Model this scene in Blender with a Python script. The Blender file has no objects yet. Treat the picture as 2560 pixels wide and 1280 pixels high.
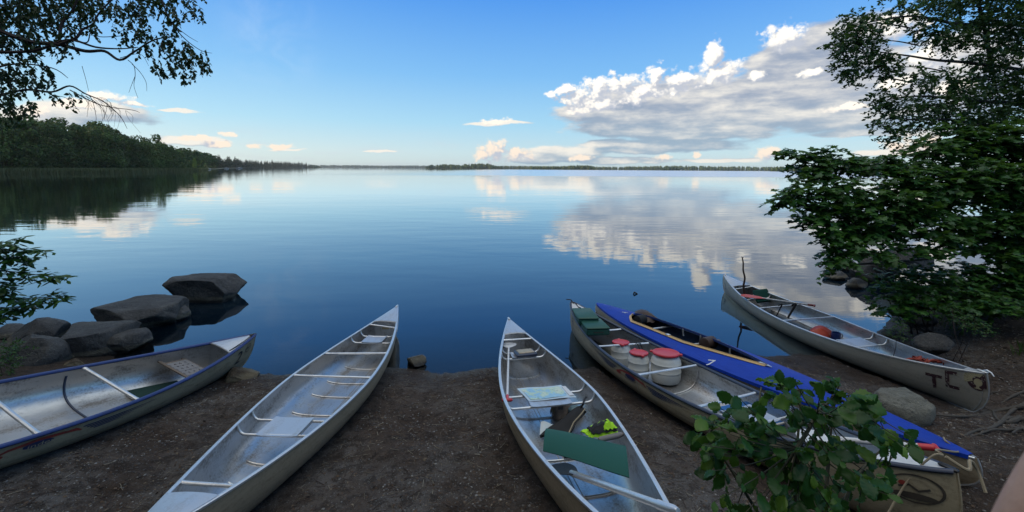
import bpy, bmesh, math, random
import numpy as np
from mathutils import Vector, Matrix, Euler, noise
R_ = math.radians
scene = bpy.context.scene
COL = scene.collection
rng = np.random.default_rng(7)
random.seed(7)

# ------------------------------------------------------------------ camera
FPX, PITCH, CAMH, V0, ROLL = 1094.37, 0.1162, 2.7346, 548.76, 0.0065
cd = bpy.data.cameras.new('camera')
cam = bpy.data.objects.new('camera', cd); COL.objects.link(cam)
cd.sensor_width = 36; cd.lens = 36*FPX/2560
cd.shift_y = -(640-V0)/2560
cd.clip_start = .01; cd.clip_end = 30000
cam.matrix_world = Matrix.Translation((0, 0, CAMH)) @ Matrix.Rotation(math.pi/2-PITCH, 4, 'X') @ Matrix.Rotation(ROLL, 4, 'Z')
cd.dof.use_dof = True; cd.dof.focus_distance = 5.0; cd.dof.aperture_fstop = 26
scene.camera = cam
CP, SP, CR, SR = math.cos(PITCH), math.sin(PITCH), math.cos(ROLL), math.sin(ROLL)

def ray(u, v):
    """direction (world) of a point of the photograph, scaled to depth 1"""
    a, b = (u-1280)/FPX, (V0-v)/FPX
    a, b = a*CR-b*SR, a*SR+b*CR
    return np.array([a, CP+SP*b, -SP+CP*b])
def at(u, v, dep):                      # point at a depth in metres
    return np.array([0, 0, CAMH])+ray(u, v)*dep
def on(u, v, z=0.):                     # point on the level z
    d = ray(u, v); return np.array([0, 0, CAMH])+d*((z-CAMH)/d[2])
def project(P):
    P = np.atleast_2d(P)-np.array([0, 0, CAMH])
    dep = P[:, 1]*CP-P[:, 2]*SP; up = P[:, 1]*SP+P[:, 2]*CP
    dep = np.maximum(dep, .02)
    X, Y = FPX*P[:, 0]/dep, FPX*up/dep
    return np.stack([1280+X*CR+Y*SR, V0-(Y*CR-X*SR)], 1)

# ------------------------------------------------------------------ render settings, sun
scene.view_settings.view_transform = 'Standard'; scene.view_settings.look = 'None'
scene.view_settings.gamma = 1; scene.view_settings.exposure = 0.40
scene.cycles.max_bounces = 6; scene.cycles.transparent_max_bounces = 12
scene.cycles.use_denoising = True
scene.cycles.caustics_reflective = False; scene.cycles.caustics_refractive = False
scene.cycles.sample_clamp_indirect = 4
SUN_AZ, SUN_EL = -94.0, 13.0            # degrees from the viewing direction, negative = left
sd = bpy.data.lights.new('sun', 'SUN'); sd.energy = 2.6; sd.angle = R_(.6); sd.color = (1, .80, .56)
sun = bpy.data.objects.new('sun', sd); COL.objects.link(sun)
sv = Vector((math.sin(R_(SUN_AZ))*math.cos(R_(SUN_EL)), math.cos(R_(SUN_AZ))*math.cos(R_(SUN_EL)), math.sin(R_(SUN_EL))))
sun.rotation_euler = sv.to_track_quat('Z', 'Y').to_euler()

# ------------------------------------------------------------------ node helpers
class NT:
    def __init__(s, nt): s.nt = nt
    def n(s, typ, ins=None, **kw):
        nd = s.nt.nodes.new(typ)
        for k, v in kw.items(): setattr(nd, k, v)
        if ins:
            for k, v in ins.items():
                sock = nd.inputs[k]
                if isinstance(v, bpy.types.NodeSocket): s.nt.links.new(v, sock)
                else: sock.default_value = v
        return nd
    def m(s, op, a, b=None, c=None, clamp=False):
        nd = s.nt.nodes.new('ShaderNodeMath'); nd.operation = op; nd.use_clamp = clamp
        for i, v in enumerate((a, b, c)):
            if v is None: continue
            if isinstance(v, bpy.types.NodeSocket): s.nt.links.new(v, nd.inputs[i])
            else: nd.inputs[i].default_value = v
        return nd.outputs[0]
    def vm(s, op, a, b=None, c=None, out=0):
        nd = s.nt.nodes.new('ShaderNodeVectorMath'); nd.operation = op
        for i, v in enumerate((a, b, c)):
            if v is None: continue
            if isinstance(v, bpy.types.NodeSocket): s.nt.links.new(v, nd.inputs[i])
            elif isinstance(v, (int, float)): nd.inputs[i].default_value = (v, v, v)
            else: nd.inputs[i].default_value = v
        return nd.outputs[out]
    def ss(s, v, a, b, lo=0., hi=1.):   # smooth step
        nd = s.nt.nodes.new('ShaderNodeMapRange'); nd.interpolation_type = 'SMOOTHSTEP'
        s.nt.links.new(v, nd.inputs[0])
        for i, x in ((1, a), (2, b), (3, lo), (4, hi)): nd.inputs[i].default_value = x
        return nd.outputs[0]
    def mix(s, f, a, b, mode='MIX'):
        nd = s.nt.nodes.new('ShaderNodeMix'); nd.data_type = 'RGBA'; nd.blend_type = mode
        for sock, v in ((nd.inputs[0], f), (nd.inputs[6], a), (nd.inputs[7], b)):
            if isinstance(v, bpy.types.NodeSocket): s.nt.links.new(v, sock)
            elif isinstance(v, tuple): sock.default_value = (*v[:3], 1)
            else: sock.default_value = v
        return nd.outputs[2]
    def ramp(s, f, stops):
        nd = s.nt.nodes.new('ShaderNodeValToRGB'); s.nt.links.new(f, nd.inputs[0]); e = nd.color_ramp.elements
        while len(e) < len(stops): e.new(.5)
        for k, (p, c) in enumerate(stops): e[k].position = p; e[k].color = (*c, 1)
        return nd.outputs[0]
    def noise(s, vec, scale, detail=4, rough=.5, dist=0., out=0):
        return s.n('ShaderNodeTexNoise', {'Vector': vec, 'Scale': scale, 'Detail': detail, 'Roughness': rough, 'Distortion': dist}).outputs[out]
    def L(s, a, b): s.nt.links.new(a, b)

# ------------------------------------------------------------------ sky and clouds
def azel(u, v):
    d = ray(u, v); return math.atan2(d[0], d[1]), math.atan2(d[2], math.hypot(d[0], d[1]))
def blobs_env(g, p, blobs, smooth):
    acc = None
    for (u, v, ru, rv) in blobs:
        a, e = azel(u, v); sa = abs(azel(u+5, v)[0]-azel(u-5, v)[0])/10; se = abs(azel(u, v+5)[1]-azel(u, v-5)[1])/10
        kx, ky = 1/(ru*sa), 1/(rv*se)
        l = g.vm('LENGTH', g.vm('MULTIPLY_ADD', p, (kx, ky, 0), (-a*kx, -e*ky, 0)), out=1)
        acc = l if acc is None else g.m('SMOOTH_MIN', acc, l, smooth)
    return g.m('SUBTRACT', 1., acc)
def cloud_group(name, blobs, smooth, kind):
    ng = bpy.data.node_groups.new(name, 'ShaderNodeTree')
    ng.interface.new_socket('P', in_out='INPUT', socket_type='NodeSocketVector')
    ng.interface.new_socket('D', in_out='OUTPUT', socket_type='NodeSocketFloat')
    g = NT(ng); gi = g.n('NodeGroupInput'); go = g.n('NodeGroupOutput'); p = gi.outputs[0]
    if kind == 'cumulus':
        w = g.n('ShaderNodeTexNoise', {'Vector': g.vm('MULTIPLY', p, (1, 1.25, 1)), 'Scale': 30., 'Detail': 4., 'Roughness': .55})
        pw = g.vm('MULTIPLY_ADD', g.vm('SUBTRACT', w.outputs[1], (.5, .5, .5)), (.022, .014, 0), p)
        env = blobs_env(g, pw, blobs, smooth)
        q = g.vm('MULTIPLY', pw, (1, 1.2, 1))
        v1 = g.n('ShaderNodeTexVoronoi', {'Vector': q, 'Scale': 44.}, feature='SMOOTH_F1'); v1.inputs['Smoothness'].default_value = .5
        v2 = g.n('ShaderNodeTexVoronoi', {'Vector': q, 'Scale': 110.}, feature='F1')
        n2 = g.noise(p, 170., 4, .6)
        d = g.m('ADD', g.m('MINIMUM', env, .8), g.m('MULTIPLY', g.m('SUBTRACT', .48, v1.outputs[0]), .85))
        d = g.m('ADD', d, g.m('MULTIPLY', g.m('SUBTRACT', .42, v2.outputs[0]), .36))
        d = g.m('ADD', d, g.m('MULTIPLY', g.m('SUBTRACT', n2, .5), .6))
    else:
        w = g.n('ShaderNodeTexNoise', {'Vector': g.vm('MULTIPLY', p, (.6, 1.5, 1)), 'Scale': 26., 'Detail': 4., 'Roughness': .5})
        pw = g.vm('MULTIPLY_ADD', g.vm('SUBTRACT', w.outputs[1], (.5, .5, .5)), (.075, .02, 0), p)
        env = blobs_env(g, pw, blobs, smooth)
        n1 = g.noise(g.vm('MULTIPLY', p, (.55, 1.7, 1)), 30., 7, .58)
        d = g.m('ADD', g.m('MINIMUM', g.m('MULTIPLY', env, 1.5), .75), g.m('MULTIPLY', g.m('SUBTRACT', n1, .5), 1.1))
    g.L(d, go.inputs[0]); return ng
CUM_R = [(1786,140,36,44),(1806,180,80,40),(1640,188,30,34),(1700,208,66,40),(1604,228,60,42),(1552,216,60,42),(1500,228,70,46),
 (1452,244,70,40),(1420,226,36,22),(1376,233,20,12),(1450,276,50,20),(1700,222,70,16),(1887,190,28,20),(2020,184,48,15),(1490,262,80,26),(1965,95,70,44),
 (1236,372,44,40),(1290,388,52,22),(1206,388,30,18),(1240,303,40,11),(1655,393,30,13),(1740,387,16,11),(1918,384,50,22),
 (1455,397,36,11),(2290,362,110,28),(2120,268,80,13),(2240,210,60,30),(2330,150,80,60),(2260,60,80,50),(2400,230,80,50)]
CUM_L = [(262,240,70,16),(345,262,56,9),(185,258,80,18),(90,280,60,22),(480,346,66,10),(572,334,26,10),(540,360,50,10),(627,367,28,8),(702,368,40,10)]
STR_R = [(1700,255,300,60),(1900,235,260,56),(1640,290,240,46),(2060,190,240,80),(2110,100,150,74),(1960,150,120,56),(2120,280,220,60),
 (1570,322,170,26),(1460,280,100,22),(1820,305,280,34),(1660,362,230,20),(1400,384,130,24),(1245,308,84,7),(2200,330,230,14),(2300,380,180,14),
 (1740,338,200,16),(2400,200,220,140),(1350,396,110,16),(1560,402,150,10),(1800,400,120,8),(1510,362,70,12),(1600,376,120,12),(1540,310,120,20)]
STR_L = [(250,280,190,30),(110,292,130,32),(450,277,50,6),(490,352,96,13),(720,378,60,3),(945,378,40,3)]
gCR = cloud_group('cumulus_density', CUM_R, .2, 'cumulus'); gSR = cloud_group('stratus_density', STR_R, .3, 'stratus')
gCL = cloud_group('low_cumulus_density', CUM_L, .2, 'cumulus'); gSL = cloud_group('low_stratus_density', STR_L, .3, 'stratus')

world = bpy.data.worlds.new('World'); scene.world = world; world.use_nodes = True
wn = world.node_tree; wn.nodes.clear(); g = NT(wn)
tc = g.n('ShaderNodeTexCoord').outputs['Generated']
sx = g.n('ShaderNodeSeparateXYZ', {0: tc})
az = g.m('ARCTAN2', sx.outputs[0], sx.outputs[1]); el = g.m('ARCSINE', sx.outputs[2])
p = g.n('ShaderNodeCombineXYZ', {0: az, 1: el, 2: 0.}).outputs[0]
sky = g.n('ShaderNodeTexSky', sky_type='NISHITA'); sky.sun_disc = False
sky.sun_elevation = R_(SUN_EL); sky.sun_rotation = R_(SUN_AZ); sky.air_density = 1.0; sky.dust_density = .4; sky.ozone_density = 1.6
SKYS = .115
skc = g.vm('SCALE', sky.outputs[0]); wn.nodes[-1].inputs['Scale'].default_value = SKYS

def gcall(ng, vec):
    nd = wn.nodes.new('ShaderNodeGroup'); nd.node_tree = ng; g.L(vec, nd.inputs[0]); return nd.outputs[0]
# clear sky: the atmosphere model blended with the deeper evening blue of the place lower down
grad = g.ramp(el, [(0, (.48,.59,.62)), (.035, (.45,.60,.67)), (.10, (.30,.54,.72)), (.20, (.165,.41,.73)), (.35, (.062,.26,.70)), (.48, (.042,.155,.40)), (.60, (.045,.15,.36)), (.72, (.16,.30,.48)), (.84, (.74,.79,.84)), (1, (1.05,1.08,1.08))])  # bright pale zenith above the view is added to light the foreground
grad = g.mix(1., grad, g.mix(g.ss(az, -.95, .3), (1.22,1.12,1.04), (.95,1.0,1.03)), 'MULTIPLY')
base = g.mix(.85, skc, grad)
a1, e1 = azel(680, 80)
cir = g.noise(g.vm('MULTIPLY', p, (1.6, 2.4, 1)), 7., 5, .6, .6)
cir = g.m('MULTIPLY', g.ss(cir, .38, .72), .20)
cir = g.m('MULTIPLY', cir, g.ss(g.vm('LENGTH', g.vm('MULTIPLY_ADD', p, (9, 5.5, 0), (-a1*9, -e1*5.5, 0)), out=1), 1., .1))
base = g.mix(cir, base, (.55,.65,.8))
nlow = g.noise(g.vm('MULTIPLY', p, (.5, 3., 1)), 16., 4, .6)
base = g.mix(g.m('MULTIPLY', g.m('MULTIPLY', g.ss(nlow, .50, .68), g.ss(el, .10, .02)), .30), base, (.50,.54,.59))
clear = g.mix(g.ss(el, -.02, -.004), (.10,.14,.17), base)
low = g.ss(el, .03, .16)
nS = g.noise(g.vm('MULTIPLY', p, (.55, 1.6, 1)), 24., 6, .6)
nB = g.noise(g.vm('MULTIPLY', p, (.22, 2.2, 1)), 13., 4, .5)
def clouds(gC, gS):
    dC, dC2 = gcall(gC, p), gcall(gC, g.vm('ADD', p, (-.010, .012, 0)))
    dS, dS2 = gcall(gS, p), gcall(gS, g.vm('ADD', p, (-.012, .016, 0)))
    litS = g.m('ADD', g.m('MULTIPLY', g.m('SUBTRACT', dS, dS2), .9), g.m('MULTIPLY', g.m('SUBTRACT', nS, .50), 2.2))
    litS = g.ss(g.m('ADD', litS, g.m('MULTIPLY', g.m('SUBTRACT', nB, .5), 2.6)), -.55, 1.1)
    colS = g.mix(litS, g.mix(low, (.26,.35,.44), (.255,.30,.39)), (.74,.70,.63))
    c1 = g.mix(g.m('MULTIPLY', g.ss(dS, -.05, .42), .96), clear, colS)
    litC = g.ss(g.m('ADD', g.m('SUBTRACT', dC, dC2), g.m('MULTIPLY', g.m('SUBTRACT', nS, .5), 1.0)), -.28, .46)
    colC = g.mix(litC, (.42,.45,.52), g.mix(low, (.80,.68,.56), (.90,.85,.77)))
    c2 = g.mix(g.m('ADD', g.m('MULTIPLY', g.ss(dC, .0, .55), g.m('SUBTRACT', 1.0, low)), g.m('MULTIPLY', g.ss(dC, .0, .50), low), clamp=True), c1, colC)
    return g.n('ShaderNodeBackground', {0: c2, 1: 1.0}).outputs[0]
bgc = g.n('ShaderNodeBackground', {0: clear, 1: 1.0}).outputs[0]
def window(u0, u1, vt):
    a = g.m('MULTIPLY', g.m('GREATER_THAN', az, azel(u0, 380)[0]), g.m('LESS_THAN', az, azel(u1, 380)[0]))
    return g.m('MULTIPLY', a, g.m('MULTIPLY', g.m('GREATER_THAN', el, -.004), g.m('LESS_THAN', el, vt)))
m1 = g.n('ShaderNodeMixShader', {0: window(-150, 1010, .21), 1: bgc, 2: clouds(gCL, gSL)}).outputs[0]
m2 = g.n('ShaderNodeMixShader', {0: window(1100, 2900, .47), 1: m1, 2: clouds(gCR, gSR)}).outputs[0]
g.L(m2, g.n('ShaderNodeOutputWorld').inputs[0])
world.cycles.sampling_method = 'MANUAL'; world.cycles.sample_map_resolution = 512

# ------------------------------------------------------------------ materials
def newmat(name):
    m = bpy.data.materials.new(name); m.use_nodes = True; m.node_tree.nodes.clear(); return m, NT(m.node_tree)
def finish(m, g, surf): g.L(surf, g.n('ShaderNodeOutputMaterial').inputs[0]); return m
def bump(g, h, dist, strength=1., normal=None):
    ins = {'Height': h, 'Distance': dist, 'Strength': strength}
    if normal: ins['Normal'] = normal
    return g.n('ShaderNodeBump', ins).outputs[0]
def opos(g): return g.n('ShaderNodeTexCoord').outputs['Object']
def wpos(g): return g.n('ShaderNodeNewGeometry').outputs['Position']
def pr(g, **k):
    ins = {'Base Color': k['c'], 'Roughness': k.get('r', .5), 'Metallic': k.get('m', 0.)}
    if not isinstance(k['c'], bpy.types.NodeSocket): ins['Base Color'] = (*k['c'][:3], 1)
    if 'n' in k: ins['Normal'] = k['n']
    if 's' in k: ins['Specular IOR Level'] = k['s']
    return g.n('ShaderNodeBsdfPrincipled', ins).outputs[0]
def simple(name, c, r=.5, m=0., var=.25, scale=14., bmp=.0, dirt=.0, s=.5):
    M, g = newmat(name); P = opos(g); n = g.noise(P, scale, 5, .6)
    col = g.mix(n, tuple(x*(1-var) for x in c), tuple(min(1, x*(1+var)) for x in c))
    if dirt: col = g.mix(g.m('MULTIPLY', g.ss(g.noise(P, scale*.35, 6, .65), .45, .72), dirt), col, (.035,.03,.024))
    k = dict(c=col, r=g.m('MULTIPLY_ADD', n, .25, r-.12), m=m, s=s)
    if bmp: k['n'] = bump(g, g.noise(P, scale*4, 4, .6), bmp)
    return finish(M, g, pr(g, **k))
def metal(name, base=(.58,.58,.57), r=.36, stain=.5, dark=(.16,.15,.14), mfac=.92, streak=(1., .25, 1.)):
    M, g = newmat(name); P = opos(g)
    a = g.noise(g.vm('MULTIPLY', P, streak), 9., 7, .65); b = g.noise(P, 55., 5, .7); c = g.noise(P, 3.2, 5, .6)
    st = g.m('MULTIPLY', g.ss(g.m('MULTIPLY_ADD', b, .35, g.m('MULTIPLY', a, .65)), .46, .66), stain)
    col = g.mix(st, base, dark)
    col = g.mix(g.m('MULTIPLY', g.ss(c, .5, .75), stain*.4), col, tuple(.7*x for x in base))
    sc = g.noise(g.vm('MULTIPLY', P, (14., 1.2, 14.)), 9., 3, .7)
    rr = g.m('ADD', g.m('MULTIPLY_ADD', st, .28, r), g.m('MULTIPLY', g.m('SUBTRACT', b, .5), .22))
    nn = bump(g, g.m('ADD', g.m('MULTIPLY', c, 6.), g.m('ADD', b, g.m('MULTIPLY', sc, .3))), .0012, .8)
    return finish(M, g, pr(g, c=col, r=rr, m=mfac, n=nn))
def leafmat(name, c1, c2, c3=None, tr=.32, rough=.45, vein=0., vary=False):
    M, g = newmat(name); ri = g.n('ShaderNodeNewGeometry').outputs['Random Per Island']
    col = g.ramp(ri, [(0, c1), (.55, c2), (1, c3 or c2)])
    col = g.mix(g.m('MULTIPLY', g.noise(opos(g), 1.3, 3, .5), .5), col, tuple(.6*x for x in c1))
    if vary: orr = g.n('ShaderNodeObjectInfo').outputs['Random']; col = g.mix(1., col, g.ramp(orr, [(0, (.45,.55,.5)), (.5, (.9,.95,.8)), (1, (1.7,1.45,1.1))]), 'MULTIPLY')
    b = pr(g, c=col, r=rough, s=.4)
    t = g.n('ShaderNodeBsdfTranslucent', {0: g.mix(.5, col, (.10,.16,.015))}).outputs[0]
    return finish(M, g, g.n('ShaderNodeMixShader', {0: tr, 1: b, 2: t}).outputs[0])

MT = {}
MT['alu_in'] = metal('aluminium_inside', (.56,.56,.56), .33, .8, (.17,.14,.11), .88)
MT['alu_out'] = metal('aluminium_outside', (.46,.375,.26), .48, .45, (.15,.11,.07), .5, (3., .12, 3.))  # brown in the base colour stands in for ground reflected by the hulls
MT['alu_trim'] = metal('aluminium_trim', (.72,.73,.74), .38, .35, (.25,.24,.22), .8)
MT['alu_deck'] = metal('aluminium_deck', (.60,.61,.63), .40, .4, (.25,.25,.25), .75)
MT['alu_bright'] = metal('aluminium_old_silver', (.52,.48,.39), .42, .4, (.22,.19,.14), .55, (2., .1, 2.))
MT['cream'] = metal('cream_hull_paint', (.44,.38,.26), .42, .5, (.13,.10,.07), .12, (3., .15, 3.))
MT['navy'] = simple('dark_blue_rubber', (.016,.040,.17), .42, 0, .35, 30, dirt=.3)
MT['navy_grey'] = simple('grey_blue_rubber', (.035,.05,.09), .42, 0, .35, 30, dirt=.3)
MT['blue'] = None
MT['wood'] = simple('varnished_wood', (.52,.34,.13), .4, 0, .3, 40, .001)
MT['wood_dark'] = simple('brown_seat_wood', (.16,.12,.09), .5, 0, .3, 40, .001)
MT['web'] = simple('grey_webbing', (.20,.19,.19), .8, 0, .2, 60, .001)
MT['black'] = simple('black_fabric', (.012,.013,.016), .8, 0, .4, 30, .002)
MT['blackp'] = simple('black_plastic', (.015,.016,.02), .45, 0, .3, 30)
MT['green_case'] = simple('green_case_fabric', (.008,.075,.055), .55, 0, .3, 60, .0008)
MT['green_mat'] = simple('green_foam', (.008,.085,.07), .85, 0, .18, 70, .0010)
MT['green_floor'] = simple('dark_green_foam', (.006,.035,.03), .85, 0, .3, 70, .0010)
MT['neon'] = simple('neon_yellow_fabric', (.42,.80,.02), .7, 0, .12, 20, .002)
MT['red'] = simple('red_plastic', (.52,.035,.05), .4, 0, .25, 18, .0, .15)
MT['redp'] = simple('orange_red_plastic', (.55,.07,.035), .45, 0, .25, 18, .0, .2)
MT['barrel'] = simple('white_barrel_plastic', (.66,.68,.65), .45, 0, .12, 8, .0, .22)
MT['white'] = simple('white_paint', (.62,.63,.64), .45, 0, .1, 10, .0, .25)
MT['brown'] = simple('brown_leather', (.05,.028,.02), .6, 0, .35, 25, .002)
MT['ink'] = simple('black_lettering', (.018,.02,.03), .5, 0, .4, 40, dirt=.2)
MT['ink_blue'] = simple('blue_stripe_paint', (.02,.03,.10), .45, 0, .4, 30, dirt=.3)
MT['ink_red'] = simple('faded_red_paint', (.30,.045,.035), .5, 0, .45, 30, dirt=.5)
MT['ink_maroon'] = None
MT['ink_sand'] = simple('sand_coloured_paint', (.40,.34,.20), .5, 0, .2, 40, dirt=.3)
MT['rope'] = simple('pale_rope', (.30,.25,.17), .85, 0, .3, 60, .001)
MT['rope_red'] = simple('red_rope_fibre', (.26,.045,.03), .85, 0, .4, 60, .001)
MT['bark'] = simple('dark_bark', (.045,.035,.028), .9, 0, .5, 30, .004)
MT['twig'] = simple('brown_twig', (.05,.032,.026), .85, 0, .4, 40, .0)
MT['stem_g'] = simple('green_brown_stem', (.05,.05,.025), .6, 0, .4, 40)
MT['skin'] = simple('skin', (.62,.38,.28), .5, 0, .12, 60, .0004)
MT['nail'] = simple('finger_nail', (.60,.36,.27), .3, 0, .05, 20)
MT['boatwhite'] = simple('white_boat_paint', (.75,.76,.78), .4)

def worn_mat():
    M, g = newmat('worn_maroon_paint'); n = g.noise(opos(g), 34., 5, .65); col = g.mix(g.ss(n, .57, .61), (.040,.012,.016), (.36,.33,.27)); return finish(M, g, pr(g, c=col, r=.5))
MT['ink_maroon'] = worn_mat()
def blue_mat():
    M, g = newmat('blue_canvas'); P = opos(g)
    n = g.noise(P, 5., 6, .6); w = g.noise(g.vm('MULTIPLY', P, (1, 1, 1)), 260., 2, .5)
    col = g.mix(n, (.001,.026,.27), (.002,.050,.44))
    col = g.mix(g.m('MULTIPLY', g.ss(g.noise(P, 2.2, 5, .6), .5, .75), .35), col, (.02,.04,.12))
    nn = bump(g, g.m('ADD', g.m('MULTIPLY', g.noise(g.vm('MULTIPLY', P, (3., 1., 1.)), 4., 3, .5), 8.), w), .0015)
    return finish(M, g, pr(g, c=col, r=.62, n=nn, s=.3))
MT['blue'] = blue_mat()

def rock_mat(name, c1, c2, c3):
    M, g = newmat(name); P = wpos(g)
    a = g.noise(P, 2.6, 8, .65); b = g.noise(P, 17., 7, .7); c = g.noise(P, 70., 4, .6)
    col = g.ramp(a, [(.3, c1), (.52, c2), (.72, c3)])
    col = g.mix(g.m('MULTIPLY', g.ss(b, .5, .68), .6), col, tuple(.45*x for x in c1))
    col = g.mix(g.m('MULTIPLY', g.ss(c, .62, .7), .5), col, (.34,.34,.30))
    z = g.n('ShaderNodeSeparateXYZ', {0: P}).outputs[2]
    wet = g.ss(g.m('ADD', z, g.m('MULTIPLY', g.m('SUBTRACT', a, .5), .09)), .085, .03)
    alg = g.m('MULTIPLY', g.ss(g.m('ADD', z, g.m('MULTIPLY', g.m('SUBTRACT', b, .5), .05)), .14, .10), g.ss(z, .03, .06))
    col = g.mix(g.m('MULTIPLY', alg, .35), col, (.26,.23,.15))
    col = g.mix(g.m('MULTIPLY', wet, .8), col, (.016,.015,.013))
    nn = bump(g, g.m('ADD', g.m('MULTIPLY', a, 3.), g.m('ADD', b, g.m('MULTIPLY', c, .25))), .028)
    return finish(M, g, pr(g, c=col, r=g.m('MULTIPLY_ADD', wet, -.5, .8), n=nn, s=.35))
MT['rock'] = rock_mat('lichen_grey_rock', (.035,.035,.036), (.065,.064,.063), (.11,.108,.10))
MT['rock_brown'] = rock_mat('brown_rock', (.05,.036,.024), (.09,.066,.042), (.13,.10,.07))
MT['rock_pale'] = rock_mat('pale_rock', (.10,.10,.085), (.16,.16,.135), (.22,.22,.19))

def ground_mat():
    M, g = newmat('beach_soil'); P = wpos(g)
    a = g.noise(P, 1.1, 8, .65); b = g.noise(P, 8., 8, .72, .4); c = g.noise(P, 48., 6, .7); d = g.noise(P, 160., 3, .6)
    vo = g.n('ShaderNodeTexVoronoi', {'Vector': P, 'Scale': 70.}); vr = g.n('ShaderNodeSeparateXYZ', {0: vo.outputs['Color']}).outputs[0]
    col = g.ramp(a, [(.34, (.060,.038,.026)), (.50, (.100,.078,.064)), (.64, (.165,.152,.142))])
    col = g.mix(g.m('MULTIPLY', g.ss(b, .44, .60), .75), col, (.032,.024,.020))
    col = g.mix(g.m('MULTIPLY', g.ss(c, .55, .70), .55), col, (.22,.20,.18))
    peb = g.m('MULTIPLY', g.m('MULTIPLY', g.m('GREATER_THAN', vr, .86), g.ss(vo.outputs[0], .5, .3)), g.ss(a, .42, .58))
    col = g.mix(g.m('MULTIPLY', peb, .6), col, (.30,.30,.29))
    sx = g.n('ShaderNodeSeparateXYZ', {0: P}); z = sx.outputs[2]
    wet = g.ss(g.m('ADD', z, g.m('MULTIPLY', g.m('SUBTRACT', b, .5), .06)), .13, .02)
    col = g.mix(g.m('MULTIPLY', wet, .75), col, (.030,.017,.010))
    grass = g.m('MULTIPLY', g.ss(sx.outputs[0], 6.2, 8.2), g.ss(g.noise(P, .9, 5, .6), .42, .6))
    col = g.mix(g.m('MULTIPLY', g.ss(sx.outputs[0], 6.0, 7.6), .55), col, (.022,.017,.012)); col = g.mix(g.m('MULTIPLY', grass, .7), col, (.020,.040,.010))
    bed = g.ss(z, -.02, -.5)  # bed colour darkens with depth, standing in for light lost in the water
    col = g.mix(bed, col, (.010,.013,.012))
    h = g.m('ADD', g.m('MULTIPLY', b, 1.6), g.m('ADD', g.m('MULTIPLY', c, .55), g.m('MULTIPLY', d, .12)))
    h = g.m('ADD', h, g.m('MULTIPLY', peb, .35))
    nn = bump(g, h, .055, 1.)
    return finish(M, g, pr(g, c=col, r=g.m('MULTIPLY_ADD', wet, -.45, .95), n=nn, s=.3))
MT['ground'] = ground_mat()

def water_mat():
    M, g = newmat('lake_water'); P = wpos(g)
    sx = g.n('ShaderNodeSeparateXYZ', {0: P}); X, Y = sx.outputs[0], sx.outputs[1]
    near = g.ss(Y, 5.2, 14.)
    w1 = g.noise(g.vm('MULTIPLY', P, (.35, 1., 0)), 1.1, 3, .45, .2)
    w2 = g.noise(g.vm('MULTIPLY', P, (.45, 1., 0)), 4.2, 3, .5, .3)
    w3 = g.noise(g.vm('MULTIPLY', P, (.5, 1., 0)), .22, 3, .5)
    patch = g.ss(g.noise(g.vm('MULTIPLY', P, (.35, 1., 0)), .085, 4, .5), .35, .72)
    # wind-ruffled band far out
    yb = g.m('ADD', Y, g.m('MULTIPLY', g.noise(g.vm('MULTIPLY', P, (1., .2, 0)), .004, 3, .5), 160.))
    band = g.m('MULTIPLY', g.m('MULTIPLY', g.ss(yb, 215., 245.), g.ss(yb, 1300., 900.)), g.ss(X, -120., 60.))
    band = g.m('MULTIPLY', band, .8)
    amp = g.m('MULTIPLY', g.m('MULTIPLY_ADD', near, .75, .25), g.m('MULTIPLY_ADD', patch, 1.0, .45))
    h = g.m('ADD', g.m('MULTIPLY', w1, .0075), g.m('MULTIPLY', w2, .0016))
    h = g.m('ADD', g.m('MULTIPLY', h, amp), g.m('MULTIPLY', w3, .018))
    nn = bump(g, h, 1.0, 1.0)
    fr = g.n('ShaderNodeFresnel', {'IOR': 1.333, 'Normal': nn}).outputs[0]
    gl = g.n('ShaderNodeBsdfGlossy', {'Color': (.95,.98,1.,1), 'Roughness': g.m('MULTIPLY_ADD', band, .30, .02), 'Normal': nn}).outputs[0]
    tr = g.n('ShaderNodeBsdfTransparent', {0: (.46,.50,.44,1)}).outputs[0]
    df = g.n('ShaderNodeBsdfDiffuse', {0: (.002,.009,.018,1)}).outputs[0]
    body = g.n('ShaderNodeMixShader', {0: g.m('MULTIPLY_ADD', g.ss(Y, 5.4, 9.), .85, .12), 1: tr, 2: df}).outputs[0]
    fr2 = g.m('MULTIPLY_ADD', fr, 1.38, .025, clamp=True)
    return finish(M, g, g.n('ShaderNodeMixShader', {0: fr2, 1: body, 2: gl}).outputs[0])
MT['water'] = water_mat()

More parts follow.
